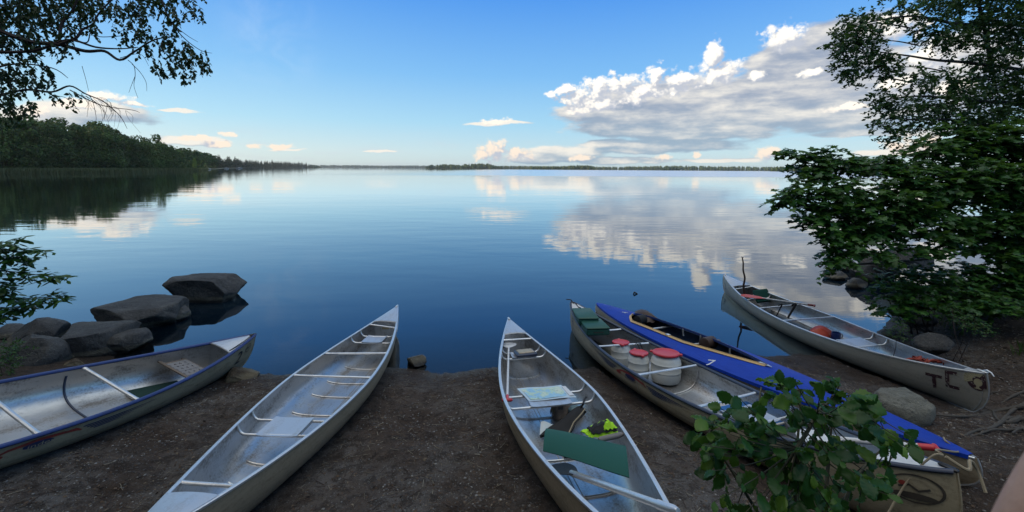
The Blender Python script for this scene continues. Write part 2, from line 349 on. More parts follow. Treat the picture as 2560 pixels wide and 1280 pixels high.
# ------------------------------------------------------------------ mesh helpers
class MB:
    def __init__(s): s.v = []; s.f = []; s.mi = []
    def add(s, vs, fs, mi=0):
        o = len(s.v); s.v += [tuple(map(float, x)) for x in vs]; s.f += [tuple(i+o for i in f) for f in fs]; s.mi += [mi]*len(fs); return s
    def tube(s, path, r, n=8, caps=True, mi=0, flat=1.):
        P = [np.array(q, float) for q in path]; m = len(P)
        rr = [r]*m if np.isscalar(r) else list(r)
        T = [P[min(i+1, m-1)]-P[max(i-1, 0)] for i in range(m)]
        T = [t/(np.linalg.norm(t)+1e-12) for t in T]
        up = np.array([0, 0, 1.]) if abs(T[0][2]) < .9 else np.array([1., 0, 0])
        a = np.cross(T[0], up); a /= np.linalg.norm(a)
        vs = []
        for i in range(m):
            a = a-T[i]*a.dot(T[i]); a /= (np.linalg.norm(a)+1e-12); b = np.cross(T[i], a)
            for k in range(n):
                t = 2*math.pi*k/n; vs.append(P[i]+rr[i]*(math.cos(t)*a+flat*math.sin(t)*b))
        fs = [(i*n+k, i*n+(k+1) % n, (i+1)*n+(k+1) % n, (i+1)*n+k) for i in range(m-1) for k in range(n)]
        if caps: fs += [tuple(range(n))[::-1], tuple((m-1)*n+k for k in range(n))]
        return s.add(vs, fs, mi)
    def box(s, c, size, M=None, mi=0, bev=0.):
        hx, hy, hz = [q/2 for q in size]
        if bev:
            b = bev; vs = []; ring = lambda x, y, z: [(-x+b, -y, z), (x-b, -y, z), (x, -y+b, z), (x, y-b, z), (x-b, y, z), (-x+b, y, z), (-x, y-b, z), (-x, -y+b, z)]
            for (x, y, z) in ((hx-b, hy-b, -hz), (hx, hy, -hz+b), (hx, hy, hz-b), (hx-b, hy-b, hz)): vs += ring(x, y, z)
            fs = [tuple(range(8))[::-1], tuple(range(24, 32))]+[(r*8+k, r*8+(k+1) % 8, (r+1)*8+(k+1) % 8, (r+1)*8+k) for r in range(3) for k in range(8)]
        else:
            vs = [(x, y, z) for z in (-hz, hz) for y in (-hy, hy) for x in (-hx, hx)]
            fs = [(0,2,3,1), (4,5,7,6), (0,1,5,4), (2,6,7,3), (0,4,6,2), (1,3,7,5)]
        vs = [Vector(q) for q in vs]
        if M is not None: vs = [M @ q for q in vs]
        return s.add([(q[0]+c[0], q[1]+c[1], q[2]+c[2]) for q in vs], fs, mi)
    def lathe(s, prof, n=28, c=(0, 0, 0), mi=0):
        vs = []; m = len(prof)
        for r, z in prof: vs += [(c[0]+r*math.cos(2*math.pi*k/n), c[1]+r*math.sin(2*math.pi*k/n), c[2]+z) for k in range(n)]
        fs = [(i*n+k, i*n+(k+1) % n, (i+1)*n+(k+1) % n, (i+1)*n+k) for i in range(m-1) for k in range(n)]
        fs += [tuple(range(n))[::-1], tuple((m-1)*n+k for k in range(n))]
        return s.add(vs, fs, mi)
    def sheet(s, grid, thick, mi=0):
        """grid[i][j] of points -> a thin closed slab, thickness along the local normal"""
        G = np.array(grid, float); a, b = G.shape[:2]
        du = np.gradient(G, axis=0); dv = np.gradient(G, axis=1); N = np.cross(du, dv); N /= np.linalg.norm(N, axis=2, keepdims=True)+1e-12
        top = (G+N*thick/2).reshape(-1, 3); bot = (G-N*thick/2).reshape(-1, 3); o = a*b
        fs = []
        for i in range(a-1):
            for j in range(b-1):
                q = (i*b+j, i*b+j+1, (i+1)*b+j+1, (i+1)*b+j); fs += [q[::-1], tuple(o+k for k in q)]
        ed = [(i*b, (i+1)*b) for i in range(a-1)]+[((i+1)*b+b-1, i*b+b-1) for i in range(a-1)]+[(j+1, j) for j in range(b-1)]+[((a-1)*b+j, (a-1)*b+j+1) for j in range(b-1)]
        fs += [(x, y, y+o, x+o) for x, y in ed]
        return s.add(list(top)+list(bot), fs, mi)
    def build(s, name, mat, parent=None, smooth=True, M=None):
        me = bpy.data.meshes.new(name); me.from_pydata(s.v, [], s.f); me.update()
        for q in (mat if isinstance(mat, (list, tuple)) else [mat]): me.materials.append(MT[q] if isinstance(q, str) else q)
        if any(s.mi): me.polygons.foreach_set('material_index', s.mi)
        bm = bmesh.new(); bm.from_mesh(me); bmesh.ops.recalc_face_normals(bm, faces=bm.faces); bm.to_mesh(me); bm.free()
        if smooth: me.shade_smooth(); me.set_sharp_from_angle(angle=R_(38))
        o = bpy.data.objects.new(name, me); COL.objects.link(o)
        if parent: o.parent = parent
        if M is not None: o.matrix_world = M
        return o
def fastmesh(name, V, F, mat, parent=None, smooth=False, tri=True):
    """V (n,3), F (m,k) arrays"""
    me = bpy.data.meshes.new(name); k = F.shape[1]
    me.vertices.add(len(V)); me.vertices.foreach_set('co', np.asarray(V, np.float32).ravel())
    me.loops.add(F.size); me.loops.foreach_set('vertex_index', F.astype(np.int32).ravel())
    me.polygons.add(len(F)); me.polygons.foreach_set('loop_start', np.arange(0, F.size, k, dtype=np.int32))
    me.update(calc_edges=True); me.validate()
    me.materials.append(MT[mat] if isinstance(mat, str) else mat)
    if smooth: me.shade_smooth()
    o = bpy.data.objects.new(name, me); COL.objects.link(o)
    if parent: o.parent = parent
    return o
def tag(o, label=None, cat=None, group=None, kind=None):
    for k, v in (('label', label), ('category', cat), ('group', group), ('kind', kind)):
        if v: o[k] = v
    return o
def empty(name, M, label=None, cat=None, group=None):
    o = bpy.data.objects.new(name, None); COL.objects.link(o); o.empty_display_size = .1
    o.matrix_world = M if isinstance(M, Matrix) else Matrix.Translation(Vector(M)); bpy.context.view_layer.update()
    return tag(o, label, cat, group)

# ------------------------------------------------------------------ canoe placement (x, y, z, yaw, pitch, roll, beam, length, p, q, end rise)
CN = {1: (-4.1969, 3.3362, 0.7376, -0.2687, -0.1889, 0.263, 0.945, 5.0123, 1.9481, 0.9369, 0.2153),
 2: (-1.9696, 4.4985, 0.4593, -0.0313, -0.0595, 0.0022, 0.8952, 5.1206, 1.7799, 1.0117, 0.1491),
 3: (0.3817, 3.927, 0.5933, 0.1668, -0.1247, -0.0086, 0.8938, 5.1221, 1.7166, 0.9985, 0.1923),
 4: (1.9109, 4.8698, 0.3752, 0.3603, -0.0766, 0.0209, 0.9075, 5.045, 1.9626, 0.7341, 0.2997),
 5: (2.5973, 5.6388, 0.3431, 0.3618, -0.072, 0.0419, 0.862, 5.4419, 1.9394, 0.839, 0.0229),
 6: (4.9685, 7.0634, 0.2739, 0.0794, -0.0294, -0.0606, 0.8973, 5.1125, 1.8203, 0.9513, 0.2135)}
class Canoe:
    def __init__(s, k):
        X, Y, Z, yaw, pit, rol, s.B, s.L, s.p, s.q, s.rise = CN[k]; s.k = k
        s.M = Matrix.Translation((X, Y, Z)) @ Matrix.Rotation(yaw, 4, 'Z') @ Matrix.Rotation(pit, 4, 'X') @ Matrix.Rotation(rol, 4, 'Y')
        s.A = np.array(s.M); s.I = np.array(s.M.inverted()); s.D = .32 if k != 5 else .28
    def W(s, P): P = np.atleast_2d(P); return P @ s.A[:3, :3].T+s.A[:3, 3]
    def b(s, t): return s.B/2*max(0, 1-abs(t)**s.p)**s.q
    def z(s, t): return s.rise*abs(t)**2.6
    def zk(s, t): return -s.D+.028*t*t
    def half(s, t, n=12, inner=0.):
        """points keel -> gunwale of the right-hand half section at station t"""
        a = abs(t); e = 2/(3.4-1.9*a**3); b = max(s.b(t)-inner, 0); z1 = s.z(t); z0 = s.zk(t)+inner; out = []
        kk = a**9
        for i in range(n+1):
            ph = math.pi/2*i/n; u = 1-math.cos(ph)**e if i < n else 1.
            x = b*math.sin(ph)**e
            yy = t*s.L/2*(1-kk*(.045*(1-u)**4)+kk*.013*math.sin(math.pi*u))
            yy -= math.copysign(inner*2.5*kk, t)
            out.append((x, yy, z0+(z1-z0)*u))
        return out
    def hull(s, t, u, side, off=0.):      # point of the outer skin, u = height share
        h = s.half(t, 24); us = [(q[2]-h[0][2])/(h[-1][2]-h[0][2]) for q in h]
        i = min(max(int(np.searchsorted(us, u))-1, 0), 23); f = (u-us[i])/(us[i+1]-us[i]+1e-9)
        P = np.array(h[i])*(1-f)+np.array(h[i+1])*f; P[0] = (P[0]+off)*side; return P
    def hull_at(s, u, v, side):           # (t, height share) of the hull skin seen at a point of the photo
        best = None
        for t in np.linspace(-.99, .99, 100):
            Q = project(s.W([s.hull(t, w, side) for w in np.linspace(.1, 1, 19)])); d = ((Q-[u, v])**2).sum(1); j = int(d.argmin())
            if best is None or d[j] < best[0]: best = (d[j], t, .1+.05*j)
        return best[1], best[2]
    def s_at(s, u, v, side):              # station of the gunwale seen at a point of the photo
        T = np.linspace(-1, 1, 401); Q = project(s.W([(side*s.b(t), t*s.L/2, s.z(t)) for t in T]))
        return float(T[((Q-[u, v])**2).sum(1).argmin()])
    def loc(s, u, v, z):                  # canoe point seen at (u, v) on the canoe's own level z
        o = s.I[:3, :3] @ np.array([0, 0, CAMH])+s.I[:3, 3]; d = s.I[:3, :3] @ ray(u, v)
        return o+d*((z-o[2])/d[2])
CA = {k: Canoe(k) for k in CN}

# ------------------------------------------------------------------ ground
SHORE = [(-400, 60), (-60, 22), (-30, 13), (-14, 9.4), (-9.2, 7.4), (-7.6, 6.5), (-5.4, 5.95), (-3.3, 5.42), (-1.6, 5.42), (0, 5.5), (.95, 5.8), (2.4, 6.1), (3.77, 6.25), (4.6, 6.35),
 (5.6, 6.75), (6.4, 7.3), (7.2, 8.0), (7.5, 8.8), (7.9, 9.3), (9.5, 9.7), (13, 9.9), (30, 13), (60, 22), (400, 60)]
SH = np.array(SHORE, float)
def sdist(X, Y):
    """distance inland (+) or out into the lake (-)"""
    P = np.stack([X.ravel(), Y.ravel()], 1); best = np.full(len(P), 1e9)
    for a, b in zip(SH[:-1], SH[1:]):
        ab = b-a; t = np.clip(((P-a) @ ab)/(ab @ ab), 0, 1); d = np.hypot(*(P-a-t[:, None]*ab).T); best = np.minimum(best, d)
    ys = np.interp(P[:, 0], SH[:, 0], SH[:, 1])
    return (best*np.sign(ys-P[:, 1]+1e-9)).reshape(X.shape)
def base_h(X, Y):
    d = sdist(X, Y)
    h = np.where(d > 0, .135*np.minimum(d, 7)+.05*np.clip(d-7, 0, 60)**.9, np.maximum(.17*d, -1.6))
    h = h+np.where(d > 0, .45*np.clip((X-6.3)/2.5, 0, 1)*np.clip(d/1.2, 0, 1), 0)
    h = h+np.where(d > 0, .25*np.clip((-X-5.2)/3, 0, 1)*np.clip(d/1.2, 0, 1), 0)
    return h
_K = []
for k, c in CA.items():
    for t in np.linspace(-.9, .9, 13):
        q = c.W([(0, t*c.L/2, c.zk(t)-.012)])[0]
        h0 = float(base_h(np.array([q[0]]), np.array([q[1]]))[0])
        if h0 > -.03 and abs(q[2]-h0) < .75: _K.append((q[0], q[1], q[2]-h0))
    print('canoe', k, 'keel gaps', [round(x[2], 2) for x in _K if True][-6:])
_K = np.array(_K); _S2 = 2*.62**2
_G = np.exp(-((_K[:, None, :2]-_K[None, :, :2])**2).sum(2)/_S2)
_W = np.linalg.solve(_G+.06*np.eye(len(_K)), _K[:, 2])
def ground_h(X, Y, fine=True):
    X, Y = np.asarray(X, float), np.asarray(Y, float); h = base_h(X, Y)
    h0 = h
    for (x, y, _), w in zip(_K, _W): h = h+w*np.exp(-((X-x)**2+(Y-y)**2)/_S2)
    h = np.where(h0 > 0, np.maximum(h, np.minimum(h0, .03)), h)
    return h
def gh(x, y): return float(ground_h(np.array([x]), np.array([y]))[0])
def onground(u, v):
    z = .3
    for _ in range(8):
        q = on(u, v, z); z = gh(q[0], q[1])
    return on(u, v, z)
def fbm2(X, Y, f0, octv, seed):
    r = np.random.default_rng(seed); out = np.zeros_like(X); a = 1.
    for o in range(octv):
        G = r.random((64, 64)); x = (X*f0) % 64; y = (Y*f0) % 64; i = x.astype(int) % 64; j = y.astype(int) % 64; fx = x-np.floor(x); fy = y-np.floor(y)
        fx = fx*fx*(3-2*fx); fy = fy*fy*(3-2*fy); i1 = (i+1) % 64; j1 = (j+1) % 64
        out += a*((G[i, j]*(1-fx)+G[i1, j]*fx)*(1-fy)+(G[i, j1]*(1-fx)+G[i1, j1]*fx)*fy-.5); f0 *= 2.03; a *= .52
    return out
def axis(fa, fb, st, lo, hi):
    a = list(np.arange(fa, fb, st)); x, d = fb, st
    while x < hi: a.append(x); d *= 1.16; x += d
    a.append(hi); x, d = fa-st, st; l = []
    while x > lo: l.append(x); d *= 1.16; x -= d
    l.append(lo); return np.array(l[::-1]+a)
gx, gy = axis(-5.5, 6.6, .034, -9000, 9000), axis(1.2, 7.2, .034, -9000, 9000)
GX, GY = np.meshgrid(gx, gy, indexing='ij'); GZ = ground_h(GX, GY)
nearm = np.clip((9-np.abs(GX-.5))/3, 0, 1)*np.clip((10-np.abs(GY-4))/3, 0, 1)
rough = fbm2(GX, GY, 2.1, 6, 3)
GZ = GZ+nearm*(rough*.065+.018*np.maximum(0, fbm2(GX, GY, 9., 3, 5))*2)*np.clip(.35+(GZ+.02)*4, .25, 1)
for _c in CA.values():                   # the sand is pressed down under every hull
    _A = _c.A; _Q0 = GX-_A[0, 3]; _Q1 = GY-_A[1, 3]; lx = _Q0*_A[0, 0]+_Q1*_A[1, 0]; ly = _Q0*_A[0, 1]+_Q1*_A[1, 1]; tt_ = np.clip(ly/(_c.L/2), -1, 1)
    ins = (np.abs(ly) < _c.L/2*.985) & (np.abs(lx) < _c.B/2*np.maximum(0, 1-np.abs(tt_)**_c.p)**_c.q*.92)
    zz = _A[2, 3]+_A[2, 0]*lx+_A[2, 1]*ly+_A[2, 2]*(-_c.D+.028*tt_**2)-.006; GZ = np.where(ins, np.minimum(GZ, zz), GZ)
far = sdist(GX, GY) < -60; GZ = np.where(far, -2.5, GZ)
na, nb = GX.shape; ii = np.arange(na*nb).reshape(na, nb)
F = np.stack([ii[:-1, :-1], ii[1:, :-1], ii[1:, 1:], ii[:-1, 1:]], -1).reshape(-1, 4)
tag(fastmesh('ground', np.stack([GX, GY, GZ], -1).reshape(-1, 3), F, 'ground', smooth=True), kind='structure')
wv = np.array([(-9000, 4.2, 0), (9000, 4.2, 0), (9000, 9000, 0), (-9000, 9000, 0)], float)
wx = np.array([-9000, -400, -60, -12, 0, 12, 60, 400, 9000.]); wy = np.array([4.0, 12, 30, 90, 300, 1000, 9000.])
WX, WY = np.meshgrid(wx, wy, indexing='ij'); jj = np.arange(WX.size).reshape(WX.shape)
F = np.stack([jj[:-1, :-1], jj[1:, :-1], jj[1:, 1:], jj[:-1, 1:]], -1).reshape(-1, 4)
tag(fastmesh('water', np.stack([WX, WY, WX*0], -1).reshape(-1, 3), F, 'water'), kind='structure')
MT['ink_faint'] = simple('worn_lettering', (.07,.06,.05), .5, 0, .5, 12, dirt=.3)

# ------------------------------------------------------------------ canoes
def skin(c, ts, n, inner, grid=None):
    rows = []
    for t in ts:
        h = c.half(t, n, inner); rows.append([(-x, y, z) for x, y, z in h[:0:-1]]+h)
    return rows
def add_grid(mb, rows, mi=0, flip=False):
    a, b = len(rows), len(rows[0]); o = [(i*b+j, i*b+j+1, (i+1)*b+j+1, (i+1)*b+j) for i in range(a-1) for j in range(b-1)]
    mb.add([q for r in rows for q in r], [f[::-1] for f in o] if flip else o, mi)
TS = np.sin(np.linspace(-1, 1, 71)*math.pi/2)*.35+np.linspace(-1, 1, 71)*.65
def make_canoe(k, label, outm, inm, trim, deckm, deck=(.84, .86), gun='flat', group='canoes drawn up on the beach'):
    c = CA[k]; root = empty('canoe', c.M, label, 'canoe', group)
    mb = MB(); add_grid(mb, skin(c, TS, 12, 0.)); ti = np.clip(TS, -.985, .985); add_grid(mb, skin(c, ti, 12, .007), 1, True)
    # rim between the two skins
    o = skin(c, TS, 12, 0.); i = skin(c, ti, 12, .007)
    for side in (0, -1):
        vs = [r[side] for r in o]+[r[side] for r in i]; n = len(TS); mb.add(vs, [(j, j+1, n+j+1, n+j) for j in range(n-1)], 0)
    me_o = mb_build_nofix(mb, 'hull', [outm, inm], root)
    # gunwales
    for side in (-1, 1):
        g_ = MB(); ts = np.linspace(-.995, .995, 90)
        pts = [np.array([side*c.b(t), t*c.L/2, c.z(t)]) for t in ts]
        prof = {'flat': [(.007, -.014), (.009, -.012), (.009, .002), (.005, .005), (-.016, .005), (-.019, .003), (-.019, -.003), (-.006, -.004), (-.006, -.014)],
                'round': [(.020*math.cos(q)-.002, .018*math.sin(q)) for q in np.linspace(0, 2*math.pi, 11)[:-1]]}[gun]
        m = len(prof); vs = []
        for q, pnt in enumerate(pts):
            T = pts[min(q+1, len(pts)-1)]-pts[max(q-1, 0)]; T /= np.linalg.norm(T); N = np.cross(T, [0, 0, 1.]); N /= np.linalg.norm(N); N = N if N[0]*side > 0 else -N
            lim = abs(pnt[0])
            for (a, b) in prof:
                w = pnt+N*max(a, -lim+.001)+np.array([0, 0, b]); vs.append(w)
        fs = [(q*m+j, q*m+(j+1) % m, (q+1)*m+(j+1) % m, (q+1)*m+j) for q in range(len(pts)-1) for j in range(m)]+[tuple(range(m)), tuple((len(pts)-1)*m+j for j in range(m))]
        g_.add(vs, fs); go = g_.build('gunwale', trim, root)
    # decks and bulkheads
    for sgn, s0 in ((1, deck[0]), (-1, deck[1])):
        if s0 >= 1: continue
        rows = []
        for t in np.linspace(s0, .992, 14):
            b = max(c.b(t)-.004, .002); z = c.z(t)+.007
            rows.append([(x*b, sgn*t*c.L/2, z+.014*(1-x*x)*min(1, b/.1)) for x in np.linspace(-1, 1, 9)])
        d_ = MB(); d_.sheet(rows, .004)
        t = s0; b = max(c.b(t)-.006, .002); lip = [(x*b, sgn*t*c.L/2, c.z(t)+.007+.014*(1-x*x)-.008) for x in np.linspace(-1, 1, 9)]
        d_.tube(lip, .008, 6); dk = d_.build('deck', deckm, root)
        e_ = MB(); t = .995; q = np.array([0, sgn*(t*c.L/2-.03), c.z(t)+.008]); e_.box(q, (.03, .10, .018), bev=.005); e_.build('end_cap', 'blackp' if gun == 'round' else trim, root)
        # bulkhead a little inside the deck edge
        tb = min(s0+.012, .97); h = c.half(tb*sgn, 12, .006); b_ = MB()
        poly = [(x, y-(h[0][1]-h[-1][1])*0, z) for x, y, z in h]+[(-x, y, z) for x, y, z in h[:0:-1]]
        poly = [(x, tb*sgn*c.L/2, min(z, c.z(tb)-.004)) for x, y, z in poly]; b_.add(poly, [tuple(range(len(poly)))]); b_.build('bulkhead', inm, root)
    # keel strip with both stems
    kp = []
    for t in np.linspace(-.99, .99, 60): q = c.half(t, 12)[0]; kp.append((0, q[1], q[2]-.003))
    for sgn in (1, -1):
        h = c.half(.999*sgn, 12); e = [(0, q[1]+sgn*.002, q[2]) for q in h[1:]]
        kp = kp+e if sgn == 1 else e[::-1]+kp
    K = MB(); K.tube(kp, .007, 6); K.build('keel_strip', trim if gun == 'flat' else outm, root)
    return root, c
def mb_build_nofix(s, name, mats, parent):
    me = bpy.data.meshes.new(name); me.from_pydata(s.v, [], s.f); me.update()
    for q in mats: me.materials.append(MT[q])
    me.polygons.foreach_set('material_index', s.mi); me.shade_smooth()
    o = bpy.data.objects.new(name, me); COL.objects.link(o); o.parent = parent; return o
def cbar(c, root, t1, t2, z1, z2, r=.016, name='thwart', mat='alu_trim', flat=.7):
    b1, b2 = c.b(t1), c.b(t2); y1, y2 = t1*c.L/2, t2*c.L/2
    P = [(-b1+.004+(b1+b2-.008)*f, y1+(y2-y1)*f, (c.z(t1)+z1)*(1-f)+(c.z(t2)+z2)*f) for f in (0, .03, .08, .5, .92, .97, 1)]
    rr = [r*1.25, r*1.2, r, r, r, r*1.2, r*1.25]
    m = MB(); m.tube(P, rr, 10, flat=flat); return m.build(name, mat, root)
def thwart_px(c, root, L, R_px, **kw):
    return cbar(c, root, c.s_at(*L, -1), c.s_at(*R_px, 1), -.012, -.012, **kw)
def rail_path(c, t, drop):
    """seat rail: hangs from both gunwales, bends and runs across"""
    y = t*c.L/2; b = c.b(t)-.012; z0 = c.z(t)-.02; P = []
    for a in np.linspace(0, math.pi/2, 6): P.append((-b+.075*(1-math.cos(a)), y, z0-drop+.085*(1-math.sin(a)) ))
    P = [(-b, y, z0)]+P
    return P+[(-x, y2, z) for x, y2, z in P[::-1]]
def seat(c, root, t1, t2, drop=.075, w=.36, mat='alu_deck', rmat='alu_trim', plate=True, xo=0.):
    st = None
    rails = []
    for t in (t1, t2):
        m = MB(); m.tube(rail_path(c, t, drop), .0125, 10); rails.append(m)
    y1, y2 = sorted((t1*c.L/2, t2*c.L/2)); z = .5*(c.z(t1)+c.z(t2))-.02-drop+.012
    sm = MB()
    if plate:
        rows = [[(xo+x*w/2, y, z+.008*(abs(x)**6)) for x in np.linspace(-1, 1, 9)] for y in np.linspace(y1-.03, y2+.03, 7)]
        sm.sheet(rows, .004); sm.box((xo-w/2+.004, (y1+y2)/2, z-.012), (.006, y2-y1, .024)); sm.box((xo+w/2-.004, (y1+y2)/2, z-.012), (.006, y2-y1, .024))
    else: sm.box((xo, (y1+y2)/2, z), (.3, .02, .01))
    st = sm.build('seat', mat, root)
    for m in rails: m.build('seat_rail', rmat, st)
    return st
def rib(c, root, t, mat='alu_in', r=.011, lim=.62, w=1.7):
    h = [q for q in c.half(t, 22, .010)]; P = [(x, q1, z) for x, q1, z in h if (z-h[0][2])/(h[-1][2]-h[0][2]) <= lim]
    P = [(-x, y, z) for x, y, z in P[:0:-1]]+P; m = MB(); m.tube(P, r, 8); return m.build('rib', mat, root)
def floor_seam(c, root, x0, t0, t1, mat='alu_out'):
    m = MB(); m.tube([(x0, t*c.L/2, c.zk(t)+.009) for t in np.linspace(t0, t1, 30)], .003, 5); return m.build('floor_seam', mat, root)

def text_verts(body, size=1.):
    cu = bpy.data.curves.new('lettering', 'FONT'); cu.body = body; cu.size = size; cu.resolution_u = 3; cu.align_x = 'CENTER'; cu.align_y = 'CENTER'
    o = bpy.data.objects.new('lettering', cu); COL.objects.link(o); bpy.context.view_layer.update()
    me = bpy.data.meshes.new_from_object(o.evaluated_get(bpy.context.evaluated_depsgraph_get())); bpy.data.objects.remove(o); bpy.data.curves.remove(cu)
    bm = bmesh.new(); bm.from_mesh(me)
    for _ in range(2): bmesh.ops.subdivide_edges(bm, edges=[e for e in bm.edges if e.calc_length() > size*.12], cuts=1, use_grid_fill=False)
    bmesh.ops.triangulate(bm, faces=bm.faces)
    V = [tuple(v.co) for v in bm.verts]; Fc = [tuple(v.index for v in f.verts) for f in bm.faces]; bm.free(); bpy.data.meshes.remove(me); return V, Fc
def decal(c, root, name, mat, side, t0, u0, V, Fc, off=.0050, tilt=0.):
    """lay a flat drawing (x forward in reading direction, y up, metres) onto the hull skin"""
    ct, st = math.cos(tilt), math.sin(tilt); h = c.half(t0, 24); arc = sum(np.linalg.norm(np.subtract(h[i+1], h[i])) for i in range(24))*.85
    out = []
    for x, y, _ in V:
        x, y = x*ct-y*st, x*st+y*ct
        t = t0+side*x/(c.L/2); out.append(c.hull(min(max(t, -.995), .995), min(max(u0+y/arc, .02), .99), side, off))
    m = MB(); m.add(out, Fc); return m.build(name, mat, root, smooth=False)
def ribbon(pts, w, n=8):
    P = []
    for (a, b) in zip(pts[:-1], pts[1:]):
        for k in range(n): P.append(np.array(a)*(1-k/n)+np.array(b)*k/n)
    P.append(np.array(pts[-1], float)); V = []; W = w if not np.isscalar(w) else [w]*len(P)
    W = np.interp(np.linspace(0, 1, len(P)), np.linspace(0, 1, len(W)), W)
    for i, q in enumerate(P):
        T = P[min(i+1, len(P)-1)]-P[max(i-1, 0)]; T = T/(np.linalg.norm(T)+1e-9); N = np.array([-T[1], T[0]])
        V += [(*(q+N*W[i]/2), 0), (*(q-N*W[i]/2), 0)]
    return V, [(2*i, 2*i+1, 2*i+3, 2*i+2) for i in range(len(P)-1)]
def disc(rx, ry, n=28, rings=5, hole=0.):
    V, Fc = [], []
    for r in range(rings+1):
        f = hole+(1-hole)*r/rings; V += [(rx*f*math.cos(2*math.pi*k/n), ry*f*math.sin(2*math.pi*k/n), 0) for k in range(n)]
    for r in range(rings): Fc += [(r*n+k, r*n+(k+1) % n, (r+1)*n+(k+1) % n, (r+1)*n+k) for k in range(n)]
    return V, Fc
def merge(*parts):
    V, Fc = [], []
    for v, f in parts: o = len(V); V += v; Fc += [tuple(i+o for i in q) for q in f]
    return V, Fc
def shift(part, dx, dy): return [(x+dx, y+dy, z) for x, y, z in part[0]], part[1]
def logo(c, root, side, px, px2):
    """faded wordmark on a swoosh with tapering stripes fore and aft"""
    t0, u0 = c.hull_at(*px, side)
    sw = merge(ribbon([(-.30, -.03), (-.18, .045), (0, .075), (.16, .055), (.27, .015)], [.01, .035, .05, .04, .008]), shift(disc(.05, .035), -.25, -.03), ribbon([(.10, .055), (.24, .05), (.29, .0)], [.01, .035, .02]))
    decal(c, root, 'emblem', 'ink_red', side, t0, u0, *sw, tilt=0)
    decal(c, root, 'emblem_disc', 'ink_blue', side, t0, u0, *shift(disc(.10, .045), 0, .012), off=.0060)
    decal(c, root, 'wordmark', 'cream' if side == 1 else 'ink_blue', side, t0, u0, *shift(text_verts('Linder', .085), 0, -.035 if side == -1 else 0), off=.0070)
    for sg in (-1, 1):
        st = [ribbon([(sg*(.30+.03*i), .045-.030*i), (sg*(.95-.11*i), .035-.026*i)], [.018, .018, .004], 20) for i in range(4)]
        decal(c, root, 'stripe', 'ink_blue', side, t0, u0, *merge(*st))

# --- canoe with blue gunwales at the left
r1, c1 = make_canoe(1, 'cream canoe with dark blue gunwales and number 2 at the left edge of the beach', 'cream', 'alu_in', 'navy', 'alu_deck', (c_deck := .80, .80), 'round')
for L_, R__ in (((211, 920), (352, 1002)), ((-52, 968), (101, 1084))): thwart_px(c1, r1, L_, R__, r=.02)
tr = c1.s_at(195, 925, -1)-.03; rib(c1, r1, tr, 'navy_grey', .010, .95); rib(c1, r1, tr-.5, 'navy_grey', .010, .9)
# webbed seat
ts1 = c1.s_at(400, 888, -1); ts2 = c1.s_at(455, 878, -1); y1, y2 = ts1*c1.L/2, ts2*c1.L/2
if y2-y1 < .22: y2 = y1+.24
sb = MB(); bw = c1.b(ts2)-.02; bw1 = c1.b(ts1)-.02; zs = c1.z(ts1)-.10
for yy, b_ in ((y1, bw1), (y2, bw)): sb.box((0, yy, zs), (2*b_, .035, .022), bev=.005)
for x in (-.19, .19): sb.box((x*min(1, bw/.2), (y1+y2)/2, zs+.002), (.03, y2-y1, .022), bev=.005)
so = sb.build('seat', 'wood_dark', r1)
wb = MB()
for i in range(6): x = -.15+.06*i; wb.sheet([[(x-.021, y, zs+.013+.003*math.sin(j*math.pi+i*math.pi)), (x+.021, y, zs+.013+.003*math.sin(j*math.pi+i*math.pi))] for j, y in enumerate(np.linspace(y1, y2, 6))], .002)
for j in range(4): y = y1+(y2-y1)*(j+.5)/4; wb.sheet([[(x, y-.02, zs+.0135-.003*math.cos(i*math.pi)), (x, y+.02, zs+.0135-.003*math.cos(i*math.pi))] for i, x in enumerate(np.linspace(-.17, .17, 7))], .002)
wb.build('webbing', 'web', so)
q = c1.loc(370, 965, c1.zk(.4)+.02); fm = MB()
fm.sheet([[(q[0]+dx, q[1]+dy, c1.zk(.4)+.03+.015*math.sin(dx*9)) for dx in np.linspace(-.24, .24, 7)] for dy in np.linspace(-.26, .26, 7)], .012)
tag(fm.build('sleeping_mat', 'green_floor', M=c1.M), 'dark green foam mat on the floor of the canoe with number 2', 'mat', 'foam mats in the canoes')
dl = MB(); dl.tube([(c1.b(.80)*.75, .805*c1.L/2, c1.z(.8)+.02), (c1.b(.9)*.8, .9*c1.L/2, c1.z(.9)+.028), (c1.b(.97)*.6, .97*c1.L/2, c1.z(.97)+.03)], .006, 6)
dl.build('deck_line', 'bark', r1)
t0, u0 = c1.hull_at(596, 895, 1); decal(c1, r1, 'number', 'ink', 1, t0, u0, *text_verts('2', .24))
t0, u0 = c1.hull_at(618, 868, 1); decal(c1, r1, 'badge', 'ink', 1, t0, u0, *merge(disc(.052, .052, hole=.86), ribbon([(-.035, -.015), (-.015, .015), (.0, -.01), (.03, .02)], .010)))
logo(c1, r1, 1, (100, 1110), None)

